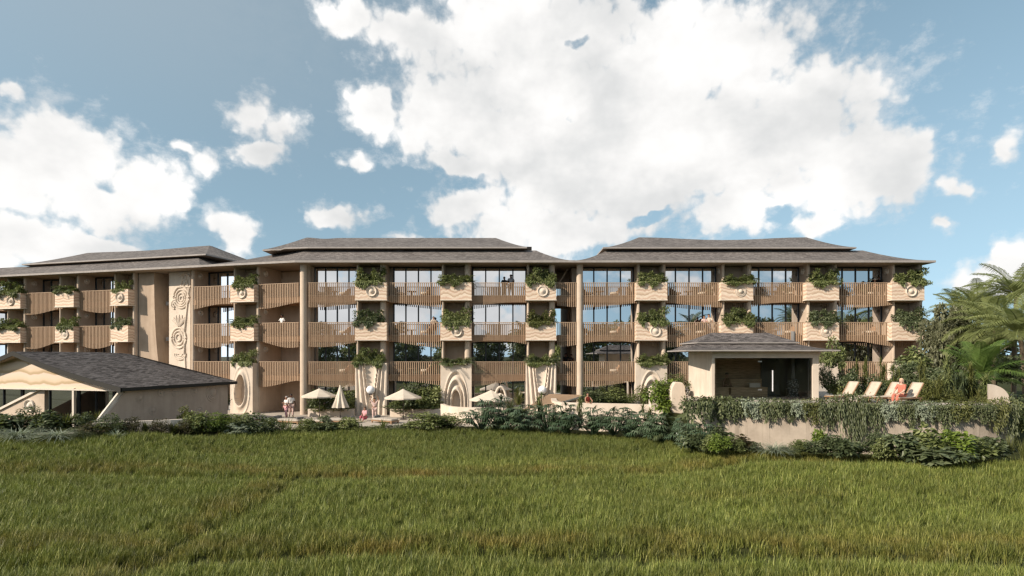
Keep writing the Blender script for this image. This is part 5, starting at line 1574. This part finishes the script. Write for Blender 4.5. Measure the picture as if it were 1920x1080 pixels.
umbrella(756, 729, 745, 69, 44.2, 'open parasol standing alone between the draped and arch panels')
umbrella(921, 731, 748, 82, 42.9, 'open parasol in front of the clay oven')
Yc = 44.6
uc = empty('closed_parasol', (X(638, Yc), Yc, .003), 0, 'closed cream parasol folded beside the first open one', 'umbrella')
m = MB(); n = 24; zt, zb = Z(722, Yc), Z(764, Yc)
def clo(u, v):
    a = 2 * math.pi * u; f = v
    r = (.05 + .54 * f ** 1.1) * (1 + .22 * math.cos(8 * a) * f)
    return (r * math.cos(a), r * math.sin(a), zt + (zb - zt) * f)
m.sheet(clo, 64, 10); m.build('canopy', M['canvas'], uc, smooth=True)
m = MB(); m.lathe([(.028, 0), (.028, zt + .05)], 10); m.build('pole', M['pole'], uc)
m = MB(); m.lathe([(.26, 0), (.26, .05), (.06, .08), (.05, .3)], 16, (0, 0, .001)); m.build('base', M['pole'], uc)

# ------------------------------------------------------------------ loungers
def lounger_proto():
    """foot towards -x, backrest at +x"""
    r_ = empty('sun_lounger', (0, 0, 0))
    m = MB()
    for s in (-.30, .30):
        m.bar((-1.0, s, .30), (.75, s, .30), .05, .06)
        m.bar((.28, s, .30), (.88, s, 1.05), .045, .05, up=(0, 1, 0))
    for x in (-.98, -.2, .72): m.bar((x, -.30, .30), (x, .30, .30), .045, .05)
    m.bar((.88, -.32, 1.05), (.88, .32, 1.05), .045)
    m.build('frame', M['teak'], r_)
    for x in (-.85, .6):
        for s in (-.30, .30):
            m = MB(); m.bar((x, s, .28), (x - .05, s, 0), .05, .05); m.build('leg', M['teak'], r_)
    m = MB(); m.bar((.75, 0, .34), (.55, 0, .62), .5, .03, up=(0, 1, 0)); m.build('prop', M['teak'], r_)
    m = MB()
    def sl_(u, v):
        y = -.27 + .54 * v
        if u < .55:
            x = -1.0 + u / .55 * 1.30; z = .355 - .03 * math.sin(math.pi * u / .55)
        else:
            q = (u - .55) / .45; x = .30 + .60 * q; z = .355 + .73 * q - .05 * math.sin(math.pi * q)
        return (x, y, z)
    m.sheet(sl_, 20, 4)
    o = m.build('sling', M['sling'], r_, smooth=True)
    sd = o.modifiers.new('thickness', 'SOLIDIFY'); sd.thickness = .03
    return r_
LG = lounger_proto()
first = True
def place_lounger(x, y, z, rz, lab, grp, sc=1.0):
    global first
    o = LG if first else copy_tree(LG)
    first = False
    o.location = (x, y, z); o.rotation_euler = (0, 0, rz); o.scale = (sc,) * 3
    tag(o, lab, 'lounger', grp)
for (px, py, Y, lab) in ((1580, 750, 28.9, 'cream sun lounger nearest the pavilion'), (1622, 753, 28.5, 'second cream lounger from the pavilion'), (1661, 756, 28.1, 'cream lounger next to the sitting woman'), (1700, 760, 27.7, 'cream lounger the woman is sitting on')):
    place_lounger(X(px, Y), Y, DK + .002, math.radians(22), lab, 'cream loungers on the upper deck', .92)
def daybed_proto():
    r_ = empty('daybed', (0, 0, 0))
    m = MB()
    m.box(-1.0, 1.0, -.42, .42, .12, .20)
    for x in (-.92, .92):
        for y in (-.36, .36): m.box(x - .04, x + .04, y - .04, y + .04, 0, .119)
    m.build('frame', M['teak'], r_)
    m = MB()
    def cu(u, v):
        a = math.pi * (2 * u); e_ = 2 * v - 1
        x = abs(math.cos(a)) ** .25 * (1 if math.cos(a) > 0 else -1) * .98; y = abs(math.sin(a)) ** .25 * (1 if math.sin(a) > 0 else -1) * .40
        q = (1 - abs(e_) ** 6) ** .3 if abs(e_) < 1 else 0
        return (x * (.9 + .1 * q), y * (.9 + .1 * q), .275 + .072 * e_)
    m.sheet(cu, 28, 8); m.box(-.86, .86, -.34, .34, .21, .345)
    m.build('mattress', M['paving'], r_, smooth=True)
    m = MB(); m.tube([(.80, -.34, .42), (.82, 0, .43), (.80, .34, .42)], [.075, .09, .075], 10); m.build('pillow', M['cushion_grey'], r_, smooth=True)
    return r_
DB = daybed_proto(); fdb = True
def place_daybed(x, y, rz, lab):
    global fdb
    o = DB if fdb else copy_tree(DB); fdb = False
    o.location = (x, y, .002); o.rotation_euler = (0, 0, rz); tag(o, lab, 'daybed', 'low daybeds on the terrace')
for (px, Y, rz, lab) in ((505, 42.6, -20, 'low daybed in front of the wing panel'), (545, 41.6, -20, 'low daybed next to the walking couple'), (590, 41.4, -15, 'low daybed below the first umbrella'), (640, 41.8, -10, 'low daybed below the closed umbrella'), (722, 42.0, 150, 'low daybed beside the woman with raised arms')):
    place_daybed(X(px, Y), Y, math.radians(rz), lab)
tb = empty('side_table', (X(1604, 28.2), 28.2, DK + .002), 0, 'low round white table between the first two deck loungers', 'table')
m = MB(); m.lathe([(.30, .24), (.30, .30), (0, .305)], 18); m.build('table_top', M['trim'], tb)
m = MB(); m.lathe([(.22, 0), (.26, .238)], 18); m.build('base', M['trim'], tb)

# ------------------------------------------------------------------ balcony armchairs and tables
def chair_proto():
    r_ = empty('armchair', (0, 0, 0))
    m = MB()
    def sh(u, v):
        a = math.pi * (.98 * u + .01)
        rr = .40 + .05 * v
        return (-rr * math.cos(a), rr * math.sin(a) * .95, .24 + v * (.28 + .32 * math.sin(math.pi * u) ** 1.5))
    m.sheet(sh, 16, 5); o = m.build('backrest', M['rattan'], r_, smooth=True)
    sd = o.modifiers.new('thickness', 'SOLIDIFY'); sd.thickness = .05
    m = MB(); m.lathe([(.34, .26), (.38, .30), (.38, .40), (.33, .44), (0, .45)], 18); m.build('seat', M['canvas'], r_, smooth=True)
    for x, y in ((-.25, -.2), (.25, -.2), (-.25, .25), (.25, .25)):
        m = MB(); m.bar((x, y, .27), (x * 1.15, y * 1.15, 0), .045, .045); m.build('leg', M['teak'], r_)
    return r_
def table_proto():
    r_ = empty('bistro_table', (0, 0, 0))
    m = MB(); m.lathe([(.36, .50), (.36, .54), (0, .542)], 20); m.build('table_top', M['teak'], r_)
    m = MB(); m.lathe([(.22, 0), (.22, .03), (.035, .06), (.035, .498)], 12); m.build('pedestal', M['pole'], r_)
    return r_
CH, TB = chair_proto(), table_proto()
fc = ft = True
def furn(px, f, y, rz, kind, lab):
    global fc, ft
    if kind == 'c':
        o = CH if fc else copy_tree(CH); fc = False
        tag(o, lab, 'armchair', 'armchairs on the balconies')
    else:
        o = TB if ft else copy_tree(TB); ft = False
        tag(o, lab, 'table', 'round tables on the balconies')
    o.location = (mx(px, y), 48 + y, FL[f] + .002); o.rotation_euler = (0, 0, math.radians(rz))
BN = {'a': 'in the bay beside the round column', 'b': 'in the bay between the first two block planters', 'c': 'in the bay of the couple', 'd': 'in the bay just past the stair slot', 'e': 'in the bay above the pavilion ridge end', 'f': 'in the bay over the pavilion chimney', 'g': 'in the bay nearest the palms'}
for key, pxs in (('a', (600, 625, 645)), ('b', (748, 772, 797)), ('d', (1103, 1125, 1152)), ('e', (1268, 1292, 1316)), ('f', (1430, 1455, 1480)), ('g', (1590, 1612, 1632))):
    for f, fn_ in ((3, 'top'), (2, 'third'), (1, 'second')):
        if f == 1 and key in 'efg': continue
        furn(pxs[0], f, 1.2, 60, 'c', f'rounded armchair left of the {fn_}-floor table {BN[key]}')
        furn(pxs[1], f, 1.25, 0, 't', f'small round {fn_}-floor table {BN[key]}')
        furn(pxs[2], f, 1.2, -60, 'c', f'rounded armchair right of the {fn_}-floor table {BN[key]}')

# ------------------------------------------------------------------ people
SKIN = {'dark': pmat('skin_dark', (.10, .05, .03), .55), 'tan': pmat('skin_tan', (.36, .20, .13), .55), 'fair': pmat('skin_fair', (.55, .36, .27), .55)}
def cloth(name, c): return pmat(name, rough=.9, fn=plaster_fn(tuple(x * .85 for x in c), tuple(min(1, x * 1.1) for x in c), 9), spec=.1)
CLO = {k: cloth('cloth_' + k, c) for k, c in {'white': (.68, .65, .62), 'pink': (.60, .33, .34), 'rose': (.50, .14, .18), 'navy': (.025, .028, .04), 'black': (.018, .017, .018), 'grey': (.28, .28, .30), 'red': (.26, .045, .03), 'coral': (.50, .17, .12), 'cream': (.62, .52, .42), 'blush': (.66, .48, .43), 'brown': (.16, .09, .05)}.items()}
HAIR = {'black': pmat('hair_black', (.012, .010, .009), .5), 'brown': pmat('hair_brown', (.08, .04, .02), .5), 'rosy': pmat('hair_rosy', (.58, .40, .27), .6), 'grey': pmat('hair_grey', (.35, .32, .30), .6)}
def skin_mesh(name, verts, edges, rad, mat, parent, sub=1):
    me = bpy.data.meshes.new(name); me.from_pydata([tuple(v) for v in verts], edges, []); me.materials.append(mat)
    o = link(name, me, parent)
    o.modifiers.new('skin', 'SKIN')
    for i, sv in enumerate(me.skin_vertices[0].data):
        sv.radius = (rad[i], rad[i]); sv.use_root = (i == 0)
    s = o.modifiers.new('subdivision', 'SUBSURF'); s.levels = sub; s.render_levels = sub
    return o
ARM_DOWN = ((.26, .02, 1.16), (.30, -.05, .92))
def person(loc, rz, label, skin='tan', top='white', bottom='navy', hair='black', h=1.72, armR=None, armL=None, legs=None, sit=0.0, dress=False, long_hair=False, group=None, sleeves=True, turn=0.0, hat=False):
    """faces local -y; arms and legs are (elbow, wrist) and (knee, ankle, toe) for the +x side, mirrored on the other"""
    r_ = empty('person', loc, rz, label, 'person', group)
    r_.scale = (h / 1.72,) * 3
    dz = -sit
    V, E, Q = [], [], []
    def vtx(p, r, par=None):
        V.append(Vector(p)); Q.append(r)
        if par is not None: E.append((par, len(V) - 1))
        return len(V) - 1
    pel = vtx((0, 0, .94 + dz), .135)
    sp = vtx((0, .01, 1.10 + dz), .115, pel); ch = vtx((0, .0, 1.30 + dz), .135, sp); nk = vtx((0, .01, 1.46 + dz), .055, ch)
    ht = turn
    h0 = vtx((0, -.005, 1.535 + dz), .062, nk); h1 = vtx((math.sin(ht) * .01, -.02, 1.60 + dz), .084, h0); h2 = vtx((0, -.005, 1.675 + dz), .078, h1)
    ns = vtx((math.sin(ht) * .1, -.105 * math.cos(ht), 1.595 + dz), .012, h1)
    for s in (1, -1): vtx((s * .088, .005, 1.60 + dz), .014, h1)
    arms = {}
    for s, arm in ((1, armR), (-1, armL)):
        el_, wr = arm or ARM_DOWN
        sh = vtx((s * .17, .01, 1.40 + dz), .062, ch)
        e = vtx((s * el_[0], el_[1], el_[2] + dz), .043, sh); w = vtx((s * wr[0], wr[1], wr[2] + dz), .028, e)
        d = (V[w] - V[e]).normalized()
        sd = d.cross(Vector((1, 0, 0.2))); sd.normalize()
        pm = vtx(V[w] + d * .07, .033, w)
        for q in range(4):
            o_ = sd * (q - 1.5) * .021; ln = (.055, .068, .064, .050)[q]
            k1 = vtx(V[pm] + o_ + d * .045, .010, pm)
            k2 = vtx(V[k1] + d * ln * .5 + Vector((-s * .008, 0, -.004)), .009, k1); vtx(V[k2] + d * ln * .4 + Vector((-s * .016, 0, -.008)), .007, k2)
        t1 = vtx(V[w] + d * .035 - sd * .04, .012, w); vtx(V[t1] + d * .045 - sd * .012, .009, t1)
        arms[s] = (sh, e, w)
    lg = {}
    kn, an, to = legs or ((.105, -.02, .50), (.11, .02, .085), (.12, -.15, .035))
    for s in (1, -1):
        hp = vtx((s * .095, 0, .88 + dz), .095, pel)
        k_ = kn[s] if isinstance(kn, dict) else kn
        a_ = an[s] if isinstance(an, dict) else an
        t_ = to[s] if isinstance(to, dict) else to
        kk = vtx((s * k_[0], k_[1], k_[2]), .062, hp); aa = vtx((s * a_[0], a_[1], a_[2]), .042, kk); vtx((s * t_[0], t_[1], t_[2]), .036, aa)
        lg[s] = (hp, kk, aa)
    skin_mesh('body', V, E, Q, SKIN[skin], r_)
    # upper garment
    v, e, q = [V[sp].lerp(V[pel], .6), V[sp], V[ch], V[nk].lerp(V[ch], .35)], [(0, 1), (1, 2), (2, 3)], [.152, .135, .155, .085]
    for s in (1, -1):
        sh, el_, w = arms[s]
        v.append(V[sh]); q.append(.082); e.append((2, len(v) - 1))
        if sleeves:
            v.append(V[sh].lerp(V[el_], .9)); q.append(.060); e.append((len(v) - 2, len(v) - 1))
    skin_mesh('top', v, e, q, CLO[top], r_)
    if dress:
        m = MB(); zb = .30
        m.lathe([(.30, zb + dz * .4), (.24, .62 + dz * .7), (.17, .95 + dz), (.14, 1.10 + dz)], 20); o = m.build('skirt', CLO[bottom], r_, smooth=True); o.scale = (1, .8, 1)
    else:
        v, e, q = [V[pel]], [], [.155]
        for s in (1, -1):
            hp, kk, aa = lg[s]; b = len(v)
            v += [V[hp], V[kk], V[aa].lerp(V[kk], .12)]; q += [.112, .082, .064]; e += [(0, b), (b, b+1), (b+1, b+2)]
        skin_mesh('trousers', v, e, q, CLO[bottom], r_)
    # hair cap
    m = MB()
    def cap(u, vv):
        a = 2 * math.pi * u; t_ = vv * (1.75 if not long_hair else 1.9)
        x, y, z = math.sin(t_) * math.sin(a), math.sin(t_) * math.cos(a), math.cos(t_)
        if y < -.1: z = max(z, .38 - .2 * y * 0)
        if long_hair and y > -.15 and vv > .8: z -= (vv - .8) * 8.5
        return (x * .105, .012 + y * .112, 1.635 + dz + z * .118)
    m.sheet(cap, 20, 12); m.build('hair', HAIR[hair], r_, smooth=True)
    if hat:
        m = MB(); m.lathe([(.24, 1.69 + dz), (.235, 1.705 + dz), (.12, 1.71 + dz), (.11, 1.80 + dz), (0, 1.82 + dz)], 20); m.build('hat', CLO['cream'], r_, smooth=True)
    for s in (1, -1):
        m = MB(); m.lathe([(.011 * math.sin(math.pi * k / 6), -.011 * math.cos(math.pi * k / 6)) for k in range(7)], 8, (s * .030, -.098, 1.615 + dz)); m.build('eye', HAIR['black'], r_)
    m = MB(); m.tube([(-.022, -.096, 1.555 + dz), (0, -.103, 1.553 + dz), (.022, -.096, 1.555 + dz)], .006, 5); m.build('mouth', CLO['rose'], r_)
    return r_
RAIL = ((.27, -.10, 1.18), (.22, -.34, 1.08))
FOLD = ((.25, -.06, 1.16), (.05, -.24, 1.22))
UP = ((.33, -.02, 1.60), (.22, -.05, 1.86))
STEP = ({1: (.10, -.14, .50), -1: (.10, .02, .50)}, {1: (.10, -.10, .085), -1: (.10, .18, .12)}, {1: (.11, -.27, .04), -1: (.11, .06, .04)})
person(P(537, 782, 45.0) * 1.0 - Vector((0, 0, P(537, 782, 45.0).z)), math.radians(-30), 'person in a white top and rose trousers walking at the front of the terrace couple', 'tan', 'white', 'pink', 'grey', legs=STEP, armR=FOLD)
b = P(546, 776, 45.8); b.z = 0
person(b, math.radians(30), 'person in white shirt and pale shorts walking behind on the terrace', 'dark', 'white', 'blush', 'black', 1.84, legs=STEP, armL=((.36, .10, 1.22), (.44, -.02, 1.02)))
b = P(702, 786, 44.0); b.z = 0
person(b, math.radians(15), 'woman in blush clothes raising both arms before the draped panel', 'tan', 'blush', 'blush', 'black', 1.66, armR=UP, armL=UP)
SITG = ((.13, -.42, .42), (.14, -.38, .085), (.14, -.54, .04))
b = P(684, 789, 43.2); b.z = 0
person(b, math.radians(-20), 'person in rose clothes sitting low at the feet of the woman with raised arms', 'tan', 'pink', 'rose', 'brown', 1.62, legs=((.13, -.38, .42), (.14, -.42, .085), (.14, -.58, .04)), sit=.62, armR=((.26, -.18, 1.12), (.20, -.36, 1.05)))
b = wpt(ws(529, .55), .55, FL[2] + .003)
person(b, math.radians(-20), 'man in a white shirt at the third-floor wing railing', 'dark', 'white', 'black', 'black', 1.80, armL=RAIL)
for (px, y, f, rz, kw, lab) in (
    (945.5, .55, 3, 8, dict(skin='dark', top='black', bottom='black', hair='black', h=1.66), 'woman in black at the top-floor railing of the middle block'),
    (958, .65, 3, -8, dict(skin='dark', top='grey', bottom='navy', hair='black', h=1.86), 'taller man in grey beside the woman in black, top floor'),
    (1061, 1.6, 1, 15, dict(skin='dark', top='black', bottom='black', hair='black', h=1.82), 'man in black on the second-floor stair landing'),
    (1071, 1.2, 1, -20, dict(skin='dark', top='black', bottom='navy', hair='black', h=1.74, armR=FOLD, armL=FOLD, sleeves=False), 'woman with folded arms on the second-floor stair landing'),
    (1320.5, .5, 2, 10, dict(skin='tan', top='blush', bottom='navy', hair='black', h=1.68), 'woman in a blush top at the third-floor railing above the pavilion'),
    (1329, .6, 2, -10, dict(skin='tan', top='cream', bottom='grey', hair='brown', h=1.82), 'man in a cream shirt leaning close to the woman in blush'),
    (1648, 1.0, 3, -25, dict(skin='dark', top='black', bottom='black', hair='black', h=1.76), 'person in black on the top balcony nearest the palms'),
    (1640, .6, 3, 40, dict(skin='tan', top='brown', bottom='brown', hair='brown', h=1.45, hat=True), 'shorter person in a cream sun hat on the top balcony'),
    (813, .8, 2, 20, dict(skin='tan', top='cream', bottom='brown', hair='black', h=1.62, armR=FOLD), 'woman in cream on the third-floor balcony by the middle planter')):
    kw.setdefault('armR', RAIL); kw.setdefault('armL', RAIL)
    person((mx(px, y), 48 + y, FL[f] + .003), math.radians(rz), lab, **kw)
b = P(1102, 760, 39.5); b.z = .70
person(b, math.radians(25), 'woman in dark red swimwear leaning on the pool wall', 'tan', 'red', 'red', 'black', 1.66, armR=((.30, -.16, 1.12), (.12, -.34, 1.04)), armL=((.30, -.16, 1.12), (.12, -.34, 1.04)), sleeves=False)
LSIT = ((.10, -.44, .46), (.10, -.50, .085), (.11, -.66, .04))
person((X(1690, 27.5), 27.5, DK + .004), math.radians(-66), 'woman in coral with long rosy hair sitting on the last lounger', 'fair', 'coral', 'coral', 'rosy', 1.70, legs=LSIT, sit=.50, long_hair=True, armR=((.22, -.16, 1.14), (.14, -.38, 1.02)), armL=((.22, -.16, 1.14), (.14, -.38, 1.02)))
person((X(1363, 32.6), 32.6, DK + .006), math.radians(20), 'bather sitting on the sauna bench behind the glass', 'tan', 'brown', 'brown', 'brown', 1.68, legs=((.13, -.42, .52), (.12, -.36, .085), (.12, -.52, .04)), sit=.36, sleeves=False)
tw = MB(); tw.box(-.30, .30, -.012, .03, -.24, .0); tw.box(-.30, .30, .031, .40, -.03, .0)
o = tw.build('towel', M['trim'], None, loc=(X(1416, 32.9), 32.12, DK + 1.0)); o.location = (X(1416, 32.1), 32.13, DK + .785); tag(o, 'white towel draped over the sauna bench edge', 'towel')

# ------------------------------------------------------------------ the rice field
def blade_mesh(seed, n=30):
    g = Leaves(seed); r = g.r
    for i in range(n):
        a = r.uniform(0, 6.283); rad = .15 * math.sqrt(r.uniform(0, 1)); x, y = rad * math.cos(a), rad * math.sin(a)
        z = 0.0
        L = r.uniform(.15, .37) * (1.35 if i % 9 == 0 else 1); az_ = r.uniform(0, 6.283); e = r.uniform(1.1, 1.57)
        pts = arc((x, y, z), az_, e, L, r.uniform(.1, .95), 4)
        g.blade(pts, r.uniform(.008, .017), np.clip(.45 + r.normal() * .30, 0, 1), side=np.array([math.cos(az_ + 1.57 + r.normal() * .6), math.sin(az_ + 1.57), 0]))
    return g
def rice_mat():
    m = bpy.data.materials.new('rice_blade'); m.use_nodes = True
    n = NT(m.node_tree); b = n.n['Principled BSDF']
    p = wpos(n); sx = n.new('ShaderNodeSeparateXYZ'); n.l.new(p, sx.inputs[0])
    p2 = n.vmath('MULTIPLY', p, (1, 1, 0))
    tn = tint(n)
    n1 = n.noise(n.vmath('MULTIPLY', p2, (.10, .28, 0)), 1.0, 4, .55)
    n2 = n.noise(n.vmath('MULTIPLY', p2, (.6, 1.0, 0)), 1.0, 3, .6)
    big = n.noise(p2, .09, 2, .5)
    green = n.ramp(n.math('ADD', n.math('MULTIPLY', tn, .75), n.math('MULTIPLY', n2, .3)),
                   [(.10, (.042, .062, .010)), (.45, (.150, .195, .034)), (.72, (.28, .325, .072)), (.98, (.55, .55, .19))])
    yel = n.ramp(tn, [(.05, (.085, .062, .014)), (.5, (.235, .17, .036)), (.95, (.43, .32, .10))])
    # ripening belts beside the bunds
    belt = None
    wob = n.math('SUBTRACT', n1, .5); wob2 = n.math('SUBTRACT', n2, .5)
    jit = n.math('ADD', n.math('MULTIPLY', wob, 4.0), n.math('MULTIPLY', wob2, 1.6))
    for ax, c0_, wd, am, lim in ((1, 25.4, 1.5, 1.0, None), (1, 15.6, 1.5, .95, None), (1, 12.3, .8, .8, None), (0, -9.6, 1.5, 1.0, 27.0)):
        yy = n.math('ADD', sx.outputs[ax], jit)
        v = n.math('MULTIPLY', n.mrange(n.math('ABSOLUTE', n.math('SUBTRACT', yy, c0_)), 0.0, wd, 1.0, 0.0), am)
        if lim: v = n.math('MULTIPLY', v, n.mrange(sx.outputs[1], lim - 2, lim, 1, 0))
        belt = v if belt is None else n.math('MAXIMUM', belt, v)
    f = n.math('MULTIPLY', belt, n.mrange(n2, .38, .62, .25, 1.0))
    f = n.math('ADD', n.math('MULTIPLY', f, .82), n.mrange(n1, .55, .75, 0, .45), clamp=True)
    col = n.mix(f, green, yel)
    # upper paddy is a deeper green
    deep = n.mrange(n.math('ADD', sx.outputs[1], n.math('MULTIPLY', n.math('SUBTRACT', big, .5), 14)), 26.5, 31, 0, .65)
    deep = n.math('MULTIPLY', deep, n.mrange(sx.outputs[0], -14, -2, .25, 1.0))
    col = n.mix(deep, col, n.mix(tn, (.036, .062, .012), (.19, .22, .058)))
    patch = n.noise(n.vmath('MULTIPLY', p2, (.35, .8, 0)), 1.0, 5, .65)
    col = n.mix(n.mrange(patch, .38, .64, .55, .0), col, n.mix(tn, (.045, .060, .013), (.175, .19, .046)))
    gold = n.mrange(n.noise(p2, 2.3, 3, .6), .52, .68, 0, .5)
    col = n.mix(n.math('MULTIPLY', gold, n.mrange(tn, .5, .9, .2, 1.0)), col, (.36, .30, .075))
    n.l.new(col, b.inputs['Base Color'])
    b.inputs['Roughness'].default_value = .5; b.inputs['Specular IOR Level'].default_value = .3
    out = [x for x in n.n if x.type == 'OUTPUT_MATERIAL'][0]
    tl = n.new('ShaderNodeBsdfTranslucent'); n.l.new(n.mix(.45, col, (.16, .19, .02)), tl.inputs[0])
    mx_ = n.new('ShaderNodeMixShader'); mx_.inputs[0].default_value = .25
    n.l.new(b.outputs[0], mx_.inputs[1]); n.l.new(tl.outputs[0], mx_.inputs[2]); n.l.new(mx_.outputs[0], out.inputs[0])
    return m
M['rice'] = rice_mat()
tufts = bpy.data.collections.new('rice_tufts')
for k in range(5):
    tufts.objects.link(bpy.data.objects.new('rice_tuft', blade_mesh(900 + k).mesh('rice_tuft', M['rice'])))
def inside(x, y):
    """field limits: stops at the planting beds"""
    lim = np.interp(x, [-60, -28, -17.5, -14.5, -10.5, -5.0, 5.5, 8.2, 10, 14, 18.5, 23.5, 60], [29.2, 29.6, 31.4, 36.2, 38.3, 37.6, 36.4, 33.0, 27.0, 26.3, 25.5, 24.6, 24.5])
    return y < lim
rg = np.random.default_rng(77)
def scatter(x0, x1, y0, y1, dens):
    n = int((x1 - x0) * (y1 - y0) * dens)
    x = rg.uniform(x0, x1, n); y = rg.uniform(y0, y1, n)
    k = (np.abs(x) < 0.97 * y + 4.0) & inside(x, y)
    return x[k], y[k]
parts_ = [scatter(-22, 22, 9.0, 17, 48), scatter(-32, 32, 17, 27, 38), scatter(-42, 42, 27, 39, 28)]
gx_ = np.concatenate([p[0] for p in parts_]); gy_ = np.concatenate([p[1] for p in parts_])
# thin out along the bunds so dark gaps show
bund = np.zeros_like(gx_)
for y0, amp in ((14.4, .9), (24.2, .5)):
    bund = np.maximum(bund, amp * np.exp(-((gy_ - y0 - 0.35 * np.sin(gx_ * .16 + y0) - 0.2 * np.sin(gx_ * .47 + 2 * y0)) / .42) ** 2) * (.35 + .65 * (np.sin(gx_ * .55 + y0 * 3) > -.2)))
bund = np.maximum(bund, .7 * np.exp(-((gx_ + 9.0 - 0.3 * np.sin(gy_ * .7)) / .3) ** 2) * (gy_ < 24))
kp = rg.uniform(0, 1, len(gx_)) > bund * .85
gx_, gy_ = gx_[kp], gy_[kp]
gz_ = ground_h(gx_, gy_)
me = bpy.data.meshes.new('rice_field')
me.from_pydata(np.stack([gx_, gy_, gz_], 1).tolist(), [], [])
N_ = len(gx_)
a = me.attributes.new('rot', 'FLOAT_VECTOR', 'POINT')
rot = np.stack([rg.normal(0, .07, N_), rg.normal(0, .07, N_), rg.uniform(0, 6.283, N_)], 1).astype(np.float32)
a.data.foreach_set('vector', rot.ravel())
a = me.attributes.new('scl', 'FLOAT', 'POINT')
scl = (rg.uniform(.75, 1.15, N_) * (1 + .14 * np.sin(gx_ * .5) * np.sin(gy_ * .8 + gx_ * .2))).astype(np.float32)
a.data.foreach_set('value', scl)
rf = link('rice_field', me); tag(rf, 'knee-high green rice grass with ripening yellow belts covering the field', 'grass', kind='stuff')
ng = bpy.data.node_groups.new('rice_scatter', 'GeometryNodeTree')
ng.interface.new_socket('Geometry', in_out='INPUT', socket_type='NodeSocketGeometry')
ng.interface.new_socket('Geometry', in_out='OUTPUT', socket_type='NodeSocketGeometry')
gi = ng.nodes.new('NodeGroupInput'); go = ng.nodes.new('NodeGroupOutput')
ip = ng.nodes.new('GeometryNodeInstanceOnPoints'); ci = ng.nodes.new('GeometryNodeCollectionInfo')
ci.inputs['Collection'].default_value = tufts
ci.inputs['Separate Children'].default_value = True; ci.inputs['Reset Children'].default_value = True
ip.inputs['Pick Instance'].default_value = True
ra = ng.nodes.new('GeometryNodeInputNamedAttribute'); ra.data_type = 'FLOAT_VECTOR'; ra.inputs['Name'].default_value = 'rot'
sa = ng.nodes.new('GeometryNodeInputNamedAttribute'); sa.data_type = 'FLOAT'; sa.inputs['Name'].default_value = 'scl'
ng.links.new(gi.outputs[0], ip.inputs['Points']); ng.links.new(ci.outputs[0], ip.inputs['Instance'])
ng.links.new(ra.outputs[0], ip.inputs['Rotation']); ng.links.new(sa.outputs[0], ip.inputs['Scale'])
ng.links.new(ip.outputs[0], go.inputs[0])
md = rf.modifiers.new('scatter', 'NODES'); md.node_group = ng
